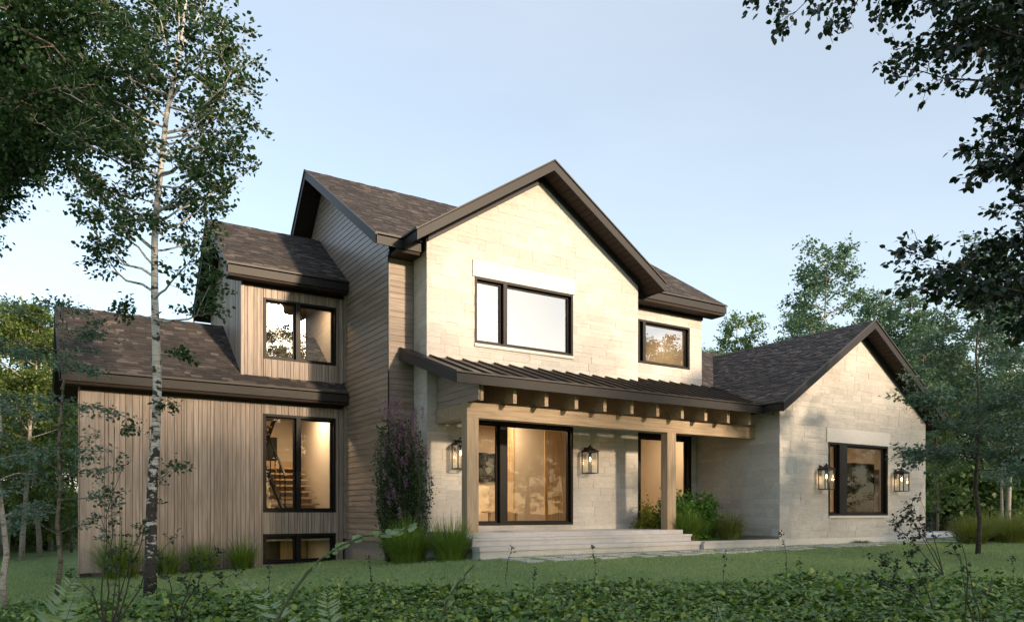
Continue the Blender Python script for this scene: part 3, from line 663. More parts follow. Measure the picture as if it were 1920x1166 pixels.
lamp('room_lamp', (19.6, 15.0, 2.5), 42, 0.8); lamp('room_lamp', (5.9, 19.25, 2.72), 44, 0.25); lamp('room_lamp', (5.6, 19.6, -0.8), 2.2, 0.5)
lamp('room_lamp', (5.9, 19.2, 5.42), 22, 0.25); lamp('room_lamp', (10.2, 17, 5.6), 14, 0.8); lamp('room_lamp', (15, 17, 5.5), 30, 0.6)

# ------------------------------------------------------------------ wall lanterns
def make_lantern(loc, label, first=None):
    if first: t = copy_tree(first); t.location = loc; t['label'] = label; return t
    t = empty('wall_lantern', loc, label, 'lantern', 'black wall lanterns'); t.scale = (.92, .92, .92); h, wd = 0.62, 0.15
    b = MB(); b.box(-0.055, 0.055, -0.012, 0.0, -0.02, 0.30); b.bar((0, 0, 0.22), (0, -0.2, 0.22), 0.03, 0.04); b.bar((0, -0.2, 0.2), (0, -0.2, 0.33), 0.03, 0.03); b.build('wall_bracket', M['blackmetal'], t)
    cy = -0.20; b = MB()
    for sx in (-1, 1):
        for sy in (-1, 1): b.box(sx * wd - 0.011, sx * wd + 0.011, cy + sy * wd - 0.011, cy + sy * wd + 0.011, -0.40, 0.17)
    for z in (-0.41, 0.15):
        for sg in (-1, 1):
            b.box(-wd - .012, wd + .012, cy + sg * wd - .012, cy + sg * wd + .012, z, z + 0.022); b.box(sg * wd - .0125, sg * wd + .0125, cy - wd, cy + wd, z + .001, z + 0.021)
    b.build('cage', M['blackmetal'], t)
    b = MB(); b.box(-wd - .03, wd + .03, cy - wd - .03, cy + wd + .03, 0.172, 0.19)
    q = [(-wd - .02, cy - wd - .02), (wd + .02, cy - wd - .02), (wd + .02, cy + wd + .02), (-wd - .02, cy + wd + .02)]; p = [(-.045, cy - .045), (.045, cy - .045), (.045, cy + .045), (-.045, cy + .045)]
    for k in range(4):
        k2 = (k + 1) % 4; b.face([(*q[k], .19), (*q[k2], .19), (*p[k2], .275), (*p[k], .275)])
    b.box(-.046, .046, cy - .046, cy + .046, .275, .30); b.lathe(0, cy, [(.02, .30), (.028, .32), (.02, .34), (.003, .35)], 8); b.build('cap', M['blackmetal'], t)
    b = MB()
    for sg in (-1, 1):
        b.face([(-wd, cy + sg * wd, -.38), (wd, cy + sg * wd, -.38), (wd, cy + sg * wd, .15), (-wd, cy + sg * wd, .15)]); b.face([(sg * wd, cy - wd, -.38), (sg * wd, cy + wd, -.38), (sg * wd, cy + wd, .15), (sg * wd, cy - wd, .15)])
    b.build('glass', M['lampglass'], t)
    b = MB(); b.lathe(0, cy, [(.05, .17), (.05, .11), (.018, .10), (.016, .03)], 10); b.build('lamp_holder', M['blackmetal'], t)
    b = MB(); b.lathe(0, cy, [(.008, .03), (.022, 0.0), (.024, -.03), (.014, -.07), (.003, -.09)], 10); b.build('bulb', M['bulb'], t, smooth=True)
    l = bpy.data.lights.new('lantern_light', 'POINT'); l.energy = 1.6; l.color = (1, .55, .24); l.shadow_soft_size = 0.03
    lo = bpy.data.objects.new('lantern_light', l); COL.objects.link(lo); lo.parent = t; lo.location = (0, cy, -.11); return t
lan = make_lantern((8.08, 14.99, 1.33), 'black glass wall lantern left of the patio door, partly behind the porch post')
make_lantern((11.70, 14.99, 1.33), 'black glass wall lantern on the stone between patio door and entrance', lan)
make_lantern((17.92, 12.79, 0.98), 'black glass wall lantern at the left edge of the low gable window', lan)
make_lantern((21.42, 12.79, 0.98), 'black glass wall lantern right of the low gable window', lan)

# ------------------------------------------------------------------ foliage
RNG = np.random.default_rng(7)
LEAF6 = np.array([(0, 0, 0), (0.36, 0.30, 0.04), (0.30, 0.68, 0.03), (0, 1.0, -0.05), (-0.30, 0.68, 0.03), (-0.36, 0.30, 0.04)])
LEAF4 = np.array([(0, 0, 0), (0.38, 0.45, 0.03), (0, 1.0, 0), (-0.38, 0.45, 0.03)])
def unit(a): return a / np.maximum(np.linalg.norm(a, axis=-1, keepdims=True), 1e-6)
def leaves(pos, dirs, nrm, size, tpl):
    d = unit(dirs); nn = unit(nrm - d * (nrm * d).sum(1, keepdims=True)); s = np.cross(d, nn)
    return pos[:, None] + (s[:, None] * tpl[None, :, 0, None] + d[:, None] * tpl[None, :, 1, None] + nn[:, None] * tpl[None, :, 2, None]) * size[:, None, None]
def rdir(rng, n): return unit(rng.normal(size=(n, 3)))
def limb_path(rng, p, d, L, n, wob, up):
    pts = [p]; step = L / n
    for k in range(n):
        d = unit(d + rng.normal(size=3) * wob + np.array([0, 0, up])); p = p + d * step; pts.append(p)
    return pts, d
def path_to(rng, p, q, n, wob, bow):
    p, q = np.array(p, float), np.array(q, float); L = np.linalg.norm(q - p); out = []
    off = rng.normal(size=3) * 0.05 * L
    for k in range(n + 1):
        t = k / n; out.append(p + (q - p) * t + (off + np.array([0, 0, bow * L])) * math.sin(math.pi * t) + rng.normal(size=3) * wob * L * (0 if k in (0, n) else 1))
    return out
class Tree:
    def __init__(s, seed): s.r = np.random.default_rng(seed); s.w = MB(); s.tw = []
    def trunk(s, pts, radii, n=9): s.w.tube([tuple(p) for p in pts], radii, n)
    def limb(s, pts, r0, kids, klen, kup=0.05, flat=0.5, start=0.3, twigs=5, tlen=0.45, depth2=True, mesh_twigs=False):
        """a limb with side branches, each with leafy twigs"""
        r = s.r; n = len(pts); s.w.tube([tuple(p) for p in pts], [max(0.003, r0 * (1 - 0.85 * k / (n - 1))) for k in range(n)], 5, cap=False)
        P = np.array(pts)
        def pick(t): x = t * (n - 1); i = min(int(x), n - 2); return P[i] + (P[i + 1] - P[i]) * (x - i), unit(P[i + 1] - P[i])
        for k in range(kids):
            t = start + (1 - start) * (k + r.random()) / kids; p, d = pick(min(t, 0.999))
            sd = unit(np.cross(d, rdir(r, 1)[0])); sd[2] *= flat; dd = unit(d * r.uniform(0.3, 0.9) + sd)
            L = klen * r.uniform(0.5, 1.1) * (1.15 - 0.55 * t); q, de = limb_path(r, p, dd, L, 4, 0.16, kup)
            s.w.tube([tuple(a) for a in q], [max(0.002, r0 * 0.28 * (1 - 0.2 * j)) for j in range(5)], 4 if r0 > 0.03 else 3, cap=False)
            Q = np.array(q)
            for j in range(twigs):
                tt = 0.15 + 0.85 * (j + r.random()) / twigs; x = min(tt, .999) * 4; i = int(x); pp = Q[i] + (Q[i + 1] - Q[i]) * (x - i); d2 = unit(Q[i + 1] - Q[i])
                s2 = unit(np.cross(d2, rdir(r, 1)[0])); s2[2] *= flat; d3 = unit(d2 * 0.7 + s2); l2 = tlen * r.uniform(0.5, 1.15)
                s.tw.append((pp, d3, l2))
                if mesh_twigs: s.w.tube([tuple(pp), tuple(pp + d3 * l2 * .5 + np.array([0, 0, -.01])), tuple(pp + d3 * l2)], [0.004, 0.003, 0.0015], 3, cap=False)
        s.tw.append((P[-1], unit(P[-1] - P[-2]), tlen))
    def leaf_array(s, per, size, tpl, spread=0.12, flat=0.6, droop=0.25):
        r = s.r; n = len(s.tw); P = np.array([t[0] for t in s.tw]); D = np.array([t[1] for t in s.tw]); L = np.array([t[2] for t in s.tw])
        P = np.repeat(P, per, 0); D = np.repeat(D, per, 0); L = np.repeat(L, per); m = len(L); t = r.random(m) ** 0.8
        pos = P + D * (L * t)[:, None] + r.normal(size=(m, 3)) * spread * np.array([1, 1, 0.6]); pos[:, 2] -= 0.08 * t * L
        d = D + rdir(r, m) * 1.0; d[:, 2] -= droop; nr = rdir(r, m); nr[:, 2] = np.abs(nr[:, 2]) + flat
        return leaves(pos, d, nr, size * r.uniform(0.6, 1.25, m), tpl)
    def build(s, name, base, label, cat, bark, leafmat, per, size, tpl=LEAF4, group=None, crown='crown', trunkname='trunk', **kw):
        root = empty(name, tuple(base), label, cat, group); o = s.w.build(trunkname, bark, None, True, origin=tuple(base)); o.parent = root; o.location = (0, 0, 0)
        V = s.leaf_array(per, size, tpl, **kw); c = polys_np(crown, V, tpl.shape[0], leafmat, root, origin=tuple(base)); return root

def A(px, py, d): return np.array(at(px, py, d))
def gpt(px, depth, dz=0.0):
    p = at(px, 960, depth); return np.array((p.x, p.y, gz(p.x, p.y) + dz))

# --- the birch in front of the wood wing
D0 = 12.0; T = Tree(101); r = T.r
tr = [(281, 1113, .105), (283, 1050, .092), (283, 1000, .085), (286, 900, .078), (293, 800, .068), (295, 720, .066), (293, 650, .061), (290, 560, .055), (290, 450, .05), (294, 390, .047), (303, 300, .042), (312, 220, .037), (325, 150, .032), (338, 90, .026), (346, 30, .02), (352, -40, .014)]
base = gpt(281, D0, -0.05); tp = [A(x, y, D0) for x, y, q in tr]; tp[0] = np.array((tp[0][0], tp[0][1], base[2]))
T.trunk(tp, [q for x, y, q in tr], 12)
def on_trunk(py):
    for (a, b_), (p, q) in zip(zip(tr[:-1], tr[1:]), zip(tp[:-1], tp[1:])):
        if b_[1] <= py <= a[1]: t = (a[1] - py) / (a[1] - b_[1]); return p + (q - p) * t
    return tp[-1]
BL = [(548, 205, 455), (500, 120, 330), (520, 165, 395), (470, 95, 300), (560, 385, 450), (600, 400, 520), (470, 385, 430), (440, 430, 350), (420, 480, 320), (400, 455, 300),
      (380, 200, 330), (360, 240, 300), (400, 160, 300), (350, 130, 240), (330, 490, 210), (330, 440, 260), (300, 505, 160), (300, 180, 200), (280, 110, 170), (250, 515, 110), (260, 460, 160), (240, 150, 120), (220, 220, 110),
      (200, 480, 70), (200, 420, 110), (180, 180, 50), (160, 430, 30), (150, 240, 40), (130, 390, 10), (120, 300, 20), (90, 330, -20), (90, 410, -30), (310, 250, 250), (270, 400, 210), (350, 380, 300), (390, 350, 380), (430, 250, 390), (330, 60, 230), (280, 50, 120)]
for k, (ya, tx, ty) in enumerate(BL):
    p = on_trunk(ya); dd = r.uniform(-1.5, 1.5); q = A(tx if tx < 400 else 400 + (tx - 400) * .72, ty, D0 + dd); L = np.linalg.norm(q - p)
    T.limb(path_to(r, p, q, 7, 0.012, -0.05), 0.012 + 0.005 * L, 7, 0.46, kup=0.02, start=0.35, twigs=5, tlen=0.26, mesh_twigs=True)
for (ya, tx, ty, nk) in ((590, 235, 575, 3), (665, 340, 670, 2), (745, 318, 755, 1), (830, 246, 800, 1), (905, 335, 880, 1)):
    p = on_trunk(ya); q = A(tx, ty, D0 + r.uniform(-.4, .4)); T.limb(path_to(r, p, q, 5, 0.02, 0.03), 0.009, nk + 1, 0.22, start=0.6, twigs=4, tlen=0.14, mesh_twigs=True)
T.build('birch_tree', base, 'slender birch with peeling white trunk standing in front of the vertical siding', 'tree', M['birch'], M['leaf_birch'], 10, 0.072, LEAF6, spread=0.06)

# --- dark tree leaning in from the left edge
T = Tree(102); r = T.r; D1 = 13.5; bx = gpt(-190, D1, -.05)
tp1 = [bx, A(-185, 800, D1), A(-170, 500, D1), A(-120, 250, D1), A(-60, 80, D1), A(0, -60, D1), A(60, -160, D1)]; T.trunk(tp1, [.26, .22, .19, .16, .13, .09, .05], 10)
for (i, tx, ty) in [(2, -20, 330), (2, 30, 300), (2, 80, 290), (2, 120, 270), (3, 170, 250), (3, 200, 200), (3, 240, 230), (3, 90, 230), (3, 30, 230), (3, 280, 180), (4, 250, 120), (4, 200, 80), (4, 150, 150), (4, 100, 130), (4, 60, 180), (4, 310, 110),
                    (5, 270, 40), (5, 210, 20), (5, 150, 60), (5, 90, 40), (5, 320, 20), (5, 40, 70), (4, 10, 140), (5, 10, 20), (4, 180, 190), (2, 0, 250), (2, -30, 290), (3, 60, 270), (3, 50, 200), (3, 110, 240), (4, 0, 100), (2, 20, 330), (2, 100, 310), (3, 230, 270), (3, 0, 270), (3, 140, 200), (6, 300, -40), (6, 200, -60), (6, 120, -30)]:
    p = tp1[i] + r.normal(size=3) * .1; q = A(tx, ty, D1 + r.uniform(-1.8, 1.8)); T.limb(path_to(r, p, q, 7, 0.012, 0.03), 0.05, 12, 0.95, start=0.25, twigs=6, tlen=0.36)
T.build('shade_tree', bx, 'dense dark leafy tree leaning in from the upper left edge', 'tree', M['bark'], M['leaf_birch'], 17, 0.088, LEAF4, spread=0.10)

# --- overhanging tree at the right edge, near the camera
T = Tree(103); r = T.r; D2 = 7.2; bx = gpt(2330, D2, -.05)
tp1 = [bx, A(2310, 900, D2), A(2260, 650, D2), A(2200, 400, D2), A(2150, 150, D2), A(2080, -80, D2), A(2000, -260, D2)]; T.trunk(tp1, [.19, .16, .14, .12, .10, .08, .05], 10)
NL = [(6, 1440, 8, 4), (6, 1480, 35, 3), (6, 1560, 8, 4), (6, 1650, -5, 5), (5, 1690, -10, 5), (4, 1675, 125, 4), (4, 1720, 95, 4), (4, 1780, 85, 6), (4, 1820, 30, 7), (4, 1860, 60, 7), (4, 1890, 10, 7), (4, 1870, 150, 6), (3, 1855, 180, 5), (3, 1905, 210, 6),
      (3, 1835, 275, 5), (3, 1880, 290, 5), (3, 1850, 315, 5), (3, 1895, 385, 4), (3, 1865, 455, 4), (3, 1900, 470, 5), (2, 1690, 470, 4), (2, 1720, 505, 5), (2, 1770, 520, 6), (2, 1730, 545, 4), (2, 1810, 540, 6), (2, 1850, 560, 5), (2, 1880, 590, 5), (5, 1780, -30, 6), (5, 1870, -40, 7), (4, 1915, 110, 7), (2, 1915, 640, 4)]
for (i, tx, ty, nk) in NL:
    q = A(tx, ty, D2 + r.uniform(-.7, .9)); T.limb(path_to(r, tp1[i], q, 8, 0.010, 0.02), 0.022, nk * 2, 0.42, start=0.62, twigs=4, tlen=0.18, mesh_twigs=True, flat=0.4)
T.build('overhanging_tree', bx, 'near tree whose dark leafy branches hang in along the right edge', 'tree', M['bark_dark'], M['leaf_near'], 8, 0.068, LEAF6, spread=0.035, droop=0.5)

# --- layered small trees: horizontal sprays on a thin trunk
def layered(seed, px, depth, toppx, topd, layers, label, leafmat, per, size, rt=0.05, group='young trees with layered branches', bark='bark', klen=0.4, tl=0.22, nm='young_tree', spread=0.045):
    T = Tree(seed); r = T.r; bs = gpt(px, depth, -.05); top = A(toppx, topd, depth); n = 8
    pts = [bs + (top - bs) * k / n + (r.normal(size=3) * 0.03 * np.array([1, 1, 0]) if 0 < k < n else 0) for k in range(n + 1)]; T.trunk(pts, [rt * (1 - .8 * k / n) for k in range(n + 1)], 7)
    for (y, x2, y2, nk) in layers:
        ya = (960 - y) / 1431 * depth; t = min(max((ya - bs[2]) / (top[2] - bs[2]), 0), .98); p = pts[0] + (top - bs) * t; q = A(x2, y2, depth + r.uniform(-1.2, 1.2))
        T.limb(path_to(r, p, q, 6, 0.01, 0.05), rt * 0.25, nk, klen, kup=0.0, flat=0.15, start=0.25, twigs=5, tlen=tl, mesh_twigs=False)
    return T.build(nm, bs, label, 'tree', M[bark], leafmat, per, size, LEAF4, group=group, spread=spread, flat=1.6)
layered(201, 1833, 17.0, 1836, 535, [(760, 1700, 735, 9), (770, 1760, 745, 8), (750, 1920, 735, 9), (790, 1990, 760, 7), (870, 1705, 848, 10), (880, 1930, 865, 10), (860, 1760, 850, 9), (700, 1740, 640, 8), (690, 1920, 650, 8), (640, 1770, 590, 7), (620, 1900, 570, 7), (560, 1790, 520, 6), (545, 1880, 490, 6), (540, 1836, 470, 7), (545, 1850, 500, 6),
    (720, 1780, 680, 7), (800, 1900, 800, 7), (820, 1780, 800, 6)], 'thin young tree with blue-green layered branches by the right end of the house', M['leaf_blue'], 20, 0.085, 0.058, bark='bark_dark', klen=0.75, tl=0.35, spread=0.07)
layered(204, 1990, 15.0, 1980, 500, [(760, 1880, 745, 9), (780, 1850, 770, 8), (870, 1870, 850, 9), (900, 1900, 880, 8), (700, 1860, 690, 8), (640, 1870, 620, 8), (580, 1890, 560, 7), (820, 1880, 815, 8)], 'thin young tree with blue-green layered branches cut by the right edge', M['leaf_blue'], 18, 0.08, 0.05, bark='bark_dark', klen=0.7, tl=0.33, spread=0.07)
layered(202, 105, 12.6, 118, 560, [(620, 20, 590, 7), (640, 180, 620, 7), (680, 60, 660, 7), (700, 160, 690, 6), (760, 30, 740, 7), (790, 195, 770, 6), (800, 0, 790, 6), (850, 190, 835, 6), (880, 40, 860, 6), (900, 195, 880, 5), (600, 120, 570, 6), (940, 210, 930, 4), (960, 40, 950, 5), (660, -40, 650, 6), (730, 130, 640, 6), (1000, 30, 985, 4), (1000, 190, 985, 3)],
    'thin young tree with blue-green layered branches left of the wood wing', M['leaf_blue'], 10, 0.062, 0.04, klen=0.5, tl=0.24)
layered(203, 10, 11.2, -10, 700, [(780, 60, 770, 5), (860, 70, 850, 5), (930, -20, 915, 5), (980, 50, 970, 4), (820, -60, 800, 5), (900, 90, 905, 4)], 'young tree with pale leaning trunk at the far left edge', M['leaf_blue'], 9, 0.06, 0.05, klen=0.4, bark='bark_pale')

# --- saplings, stems, ferns in the foreground
def sapling(seed, px, depth, stems, label, leafmat, per=4, size=0.045, nm='sapling', grp='thin foreground saplings', klen=0.14, mat='stem', r0=0.011):
    T = Tree(seed); r = T.r; bs = gpt(px, depth, -.03)
    for (x, y, nk) in stems: T.limb(path_to(r, bs, A(x, y, depth + r.uniform(-.3, .3)), 7, 0.012, 0.04), r0, nk, klen, kup=0.05, flat=0.3, start=0.4, twigs=3, tlen=0.10, mesh_twigs=True)
    return T.build(nm, bs, label, 'sapling', M[mat], leafmat, per, size, LEAF4, group=grp, spread=0.02, flat=1.5, crown='leaves', trunkname='stems')
sapling(301, 205, 8.2, [(232, 870, 7), (222, 940, 6), (185, 960, 5), (265, 990, 6), (300, 900, 4), (140, 1080, 3), (330, 1000, 3), (215, 800, 3)], 'bare-stemmed sapling in front of the left corner of the wood wing', M['leaf_dark'])
sapling(302, 1825, 6.6, [(1783, 1015, 2), (1790, 985, 2), (1860, 1080, 2), (1800, 1040, 2)], 'bare dark sapling with forking twigs in the right foreground', M['leaf_dark'], per=3)
sapling(303, 1760, 8.5, [(1640, 1045, 7), (1700, 1045, 6), (1600, 1075, 5)], 'arching leafy sapling above the ground cover at right', M['leaf_dark'], klen=0.2, per=9)
sapling(304, 330, 9.0, [(400, 1040, 7), (440, 1075, 6), (370, 1050, 6), (300, 1045, 4)], 'low arching sapling between the birch and the stair window', M['leaf_dark'], klen=0.16, per=6)
sapling(305, 1770, 13.0, [(1680, 975, 9), (1715, 960, 8), (1700, 945, 6), (1725, 935, 4)], 'dark leafy sprig against the foot of the low stone gable', M['leaf_near'], klen=0.28, per=7, size=0.06)
def weed(seed, px, depth, top, label):
    r = np.random.default_rng(seed); bs = gpt(px, depth, -.03); tp_ = A(px + r.uniform(-8, 8), top, depth); root = empty('seed_stem', tuple(bs), label, 'weed', 'thin seed stems in the ground cover')
    b = MB(); pts = path_to(r, bs, tp_, 6, 0.01, 0.0); b.tube([tuple(p) for p in pts], [.005, .0045, .004, .004, .0035, .003, .002], 4)
    o = b.build('stem', M['gstem'], None, True, origin=tuple(bs)); o.parent = root; o.location = (0, 0, 0)
    m = 26; t = r.random(m); P = np.array(pts); i = np.minimum((t * 6).astype(int), 5); pos = P[i] + (P[i + 1] - P[i]) * (t * 6 - i)[:, None]
    d = rdir(r, m) + np.array([0, 0, .4]); polys_np('leaf', leaves(pos, d, rdir(r, m), r.uniform(.02, .05, m), LEAF4), 4, M['leaf_dark'], root, origin=tuple(bs))
    h = 14; pos = np.repeat(P[-1][None], h, 0) + r.normal(size=(h, 3)) * .018; polys_np('seed_head', leaves(pos, rdir(r, h), rdir(r, h), np.full(h, .03), LEAF4), 4, M['stem'], root, origin=tuple(bs))
for k, (px, d, top, ph) in enumerate([(965, 10.0, 1028, 'thin seed stem in front of the left half of the porch steps'), (1000, 8.4, 1070, 'darkest short seed stem rising out of the ground cover below the steps'), (1115, 10.0, 1025, 'thin seed stem in front of the middle of the porch steps'), (695, 9.5, 1045, 'pale seed stem in front of the purple-flowering shrub'),
        (1362, 9.8, 1042, 'thin seed stem in front of the curb beside the steps'), (1457, 10.2, 1000, 'tallest seed stem in front of the left corner of the low stone gable'), (1507, 9.4, 1052, 'thin seed stem below the left lantern of the low gable'), (510, 9.3, 1062, 'short seed stem below the basement window'), (1895, 9.5, 1045, 'thin seed stem at the far right above the ground cover')]):
    weed(400 + k, px, d, top, ph)
def arch_stem(seed, pts, depth, label, r0=0.012, nleaf=22, size=0.10):
    r = np.random.default_rng(seed); P = [A(x, y, depth) for x, y in pts]; bs = P[0].copy(); bs[2] = gz(bs[0], bs[1]); root = empty('arching_stem', tuple(bs), label, 'plant', 'long arching foreground stems')
    b = MB(); P = [bs] + P; b.tube([tuple(p) for p in P], [r0 * (1 - .75 * k / (len(P) - 1)) for k in range(len(P))], 6); o = b.build('stem', M['gstem'], None, True, origin=tuple(bs)); o.parent = root; o.location = (0, 0, 0)
    Pn = np.array(P); n = len(P) - 1; t = 0.3 + .7 * r.random(nleaf); i = np.minimum((t * n).astype(int), n - 1); pos = Pn[i] + (Pn[i + 1] - Pn[i]) * (t * n - i)[:, None]; d = unit(Pn[i + 1] - Pn[i]) + rdir(r, nleaf) * .45
    polys_np('leaf', leaves(pos, d, rdir(r, nleaf) + np.array([0, 0, .6]), r.uniform(.5, 1.1, nleaf) * size, LEAF6), 6, M['fern'], root, origin=tuple(bs))
arch_stem(501, [(520, 1160), (548, 1110), (575, 1075), (600, 1048), (640, 1022), (680, 1005), (720, 1000), (765, 992)], 4.6, 'long pale leafy stem arching up in front of the basement window', nleaf=30, size=0.075)
arch_stem(502, [(825, 1166), (838, 1125), (860, 1090), (880, 1068), (900, 1046)], 4.8, 'short pale arching stem in front of the left end of the steps', nleaf=16, size=0.07)
def fern(seed, px, py, depth, hgt, lean, label):
    r = np.random.default_rng(seed); tip = A(px, py, depth); bs = gpt(px - lean, depth, -.02); root = empty('fern', tuple(bs), label, 'fern', 'fern fronds in the foreground'); V = []; b = MB()
    for q in range(2):
        tq = tip + (r.normal(size=3) * np.array([.28, .28, .05]) if q else 0); pts = np.array(path_to(r, bs, tq, 14, 0.003, 0.10)); b.tube([tuple(p) for p in pts], [.004 * (1 - .05 * k) for k in range(15)], 4)
        for k in range(2, 15):
            t = k / 14; d = unit(pts[min(k + 1, 14)] - pts[k - 1]); sd = unit(np.cross(d, np.array([0.15, -.3, 1]))); wl = 0.30 * math.sin(math.pi * min(1, (1.02 - t) * 1.0)) ** .7 * hgt if t < 1 else .03
            for sg in (-1, 1):
                for m_ in range(2):
                    V.append(leaves(pts[k][None] + d * (m_ * .02), (sd * sg + d * .35)[None], np.cross(d, sd)[None], np.array([max(wl, .03)]), LEAF6 * np.array([.22, 1, 1])))
    o = b.build('stem', M['gstem'], None, True, origin=tuple(bs)); o.parent = root; o.location = (0, 0, 0); polys_np('frond', np.concatenate(V), 6, M['fern'], root, origin=tuple(bs))
fern(511, 140, 1085, 4.4, 0.55, 90, 'large pale fern frond at the lower left corner'); fern(512, 612, 1105, 4.6, 0.5, 0, 'upright triangular fern frond below the basement window')
fern(513, 1335, 1130, 4.4, 0.5, -120, 'fern frond leaning left at the bottom right of centre')

# --- grass clumps, shrub, bushes
def clump(seed, base, h, wd, n, mat, label, group, nm='grass_clump', blade=0.012):
    h *= 1.28 if nm == 'grass_clump' and h > .3 else 1; wd *= 1.3 if nm == 'grass_clump' and h > .3 else 1; n = int(n * 1.4); r = np.random.default_rng(seed); root_r = wd * .22; a = r.random(n) * 2 * math.pi; lean = r.random(n) ** .7; hh = h * r.uniform(.55, 1.1, n) * (1 - .35 * lean); ox = np.cos(a) * root_r * np.sqrt(r.random(n)); oy = np.sin(a) * root_r * np.sqrt(r.random(n))
    B = np.stack([ox, oy, np.zeros(n)], 1); out = np.stack([np.cos(a), np.sin(a), np.zeros(n)], 1) * (lean * wd * .5)[:, None]; sd = np.stack([-np.sin(a + r.normal(size=n)), np.cos(a), np.zeros(n)], 1); sd = unit(sd)
    def pt(t): return B + out * (t ** 1.8)[..., None] + np.stack([np.zeros(n), np.zeros(n), hh * (t - .22 * lean * t ** 3)], 1)
    h = h; ts = [0, .35, .7, 1.0]; P = [pt(np.full(n, t)) for t in ts]; ws = [1, .9, .6, .05]; L_ = [P[k] - sd * blade * ws[k] * .5 for k in range(4)]; R_ = [P[k] + sd * blade * ws[k] * .5 for k in range(4)]
    V = np.concatenate([np.stack([L_[k], R_[k], R_[k + 1], L_[k + 1]], 1) for k in range(3)]); o = polys_np(nm, V + np.array(base)[None, None], 4, mat, None, origin=tuple(base)); tag(o, label, 'grass', group); return o
gw = 'grass clumps along the foot of the house'
for k, (px, d, h, wd, n, lab) in enumerate([(225, 15.7, .95, 1.0, 420, 'leftmost tall grass clump by the wood wing, left of the birch'), (310, 16.4, .7, .7, 260, 'grass clump just right of the birch trunk'), (380, 16.9, .75, .8, 300, 'grass clump midway between the birch and the basement window'), (455, 17.3, .75, .75, 300, 'grass clump touching the left side of the basement window'),
        (765, 15.2, .85, 1.1, 620, 'bright grass clump at the foot of the purple-flowering shrub'), (845, 15.0, .85, .95, 560, 'bright grass clump left of the porch steps')]):
    clump(600 + k, gpt(px, d, -.02), h, wd, n, M['blade'], lab, gw)
clump(610, (13.75, 13.55, -.71), .75, .95, 600, M['blade'], 'grass clump at the right end of the steps below the green bush', gw)
clump(611, (15.15, 13.45, -.71), .72, .8, 480, M['blade_tan'], 'pale grass clump in the bed against the shaded side wall', gw)
clump(612, (19.4, 12.55, gz(19.4, 12.5)), .12, .7, 160, M['blade'], 'tiny grass tuft at the foot of the low stone gable', gw)
for k, (px, d, h) in enumerate([(1822, 21.0, 1.1), (1860, 22.5, 1.15), (1895, 21.5, 1.05), (1935, 22.8, 1.2), (1975, 21.6, 1.1)]):
    clump(620 + k, gpt(px, d, -.03), h, 1.5, 700, M['blade_tan'], 'tall tan-green ornamental grass beside the driveway' if 0 < k else 'leftmost tan-green ornamental grass beside the driveway edge', 'ornamental grasses by the driveway', 'ornamental_grass', .014)
def bush(seed, c, rx, ry, rz, n, mat, label, cat='bush', nm='bush', size=.06):
    r = np.random.default_rng(seed); root = empty(nm, tuple(c), label, cat); b = MB(); tips = []
    for k in range(26):
        d = rdir(r, 1)[0]; d[2] = abs(d[2]); q = np.array([d[0] * rx, d[1] * ry, d[2] * rz * 1.0 + .1 * rz]) * r.uniform(.55, 1.0); tips.append(q); pts = path_to(r, (0, 0, 0), q, 4, .03, .05); b.tube([tuple(p) for p in pts], [.012, .010, .008, .006, .003], 4)
    b.build('stems', M['stem'], root); tips = np.array(tips); i = r.integers(0, 26, n); pos = tips[i] + r.normal(size=(n, 3)) * np.array([rx, ry, rz]) * .17; pos[:, 2] = np.maximum(pos[:, 2], .02)
    d = rdir(r, n); nr = rdir(r, n); nr[:, 2] += .8; polys_np('leaves', leaves(pos, d, nr, r.uniform(.6, 1.2, n) * size, LEAF6), 6, mat, root); return root
bush(701, (14.35, 14.3, -.72), .95, .6, 1.2, 13000, M['leaf_bush'], 'rounded green bush in the bed right of the porch post', size=.085)
bush(702, (13.45, 14.55, -.72), .5, .35, .8, 2600, M['leaf_gold'], 'yellow-green bush glimpsed just behind the right porch post')
# tall column-shaped shrub with mauve flower spikes
c = gpt(752, 16.0); r = np.random.default_rng(77); root = empty('columnar_shrub', tuple(c), 'tall narrow dark shrub with mauve flower spikes at the wood corner', 'shrub'); b = MB(); V = []; VF = []
for k in range(70):
    a = r.random() * 6.28; rr = math.sqrt(r.random()) * .31; H = r.uniform(2.0, 3.35) * (1 - .25 * rr); top = np.array([math.cos(a) * rr * 1.25, math.sin(a) * rr * 1.25, H]); pts = np.array(path_to(r, (math.cos(a) * rr * .95, math.sin(a) * rr * .95, 0), top, 6, .01, 0)); b.tube([tuple(p) for p in pts], [.01, .009, .008, .007, .006, .004, .002], 4)
    m = 420; t = r.random(m) * .93; i = np.minimum((t * 6).astype(int), 5); pos = pts[i] + (pts[i + 1] - pts[i]) * (t * 6 - i)[:, None] + r.normal(size=(m, 3)) * .055; V.append(leaves(pos, rdir(r, m) + np.array([0, 0, .9]), rdir(r, m), r.uniform(.03, .065, m), LEAF4))
    for q in range(2):
        m = 60; t = r.uniform(.15, 1.0) if q else 1.0; sp = pts[min(5, int(t * 6))] if q else pts[-1]; tt = r.random(m); pos = sp + np.array([0, 0, .32]) * tt[:, None] * (.7 if q else 1) + r.normal(size=(m, 3)) * .02 + np.array([r.normal() * .06, r.normal() * .06 - (.1 if q else 0), 0]); VF.append(leaves(pos, rdir(r, m) + np.array([0, 0, .5]), rdir(r, m), np.full(m, .03), LEAF4))
b.build('stems', M['stem'], root); polys_np('leaves', np.concatenate(V), 4, M['leaf_dark'], root); polys_np('flowers', np.concatenate(VF), 4, M['flower'], root)

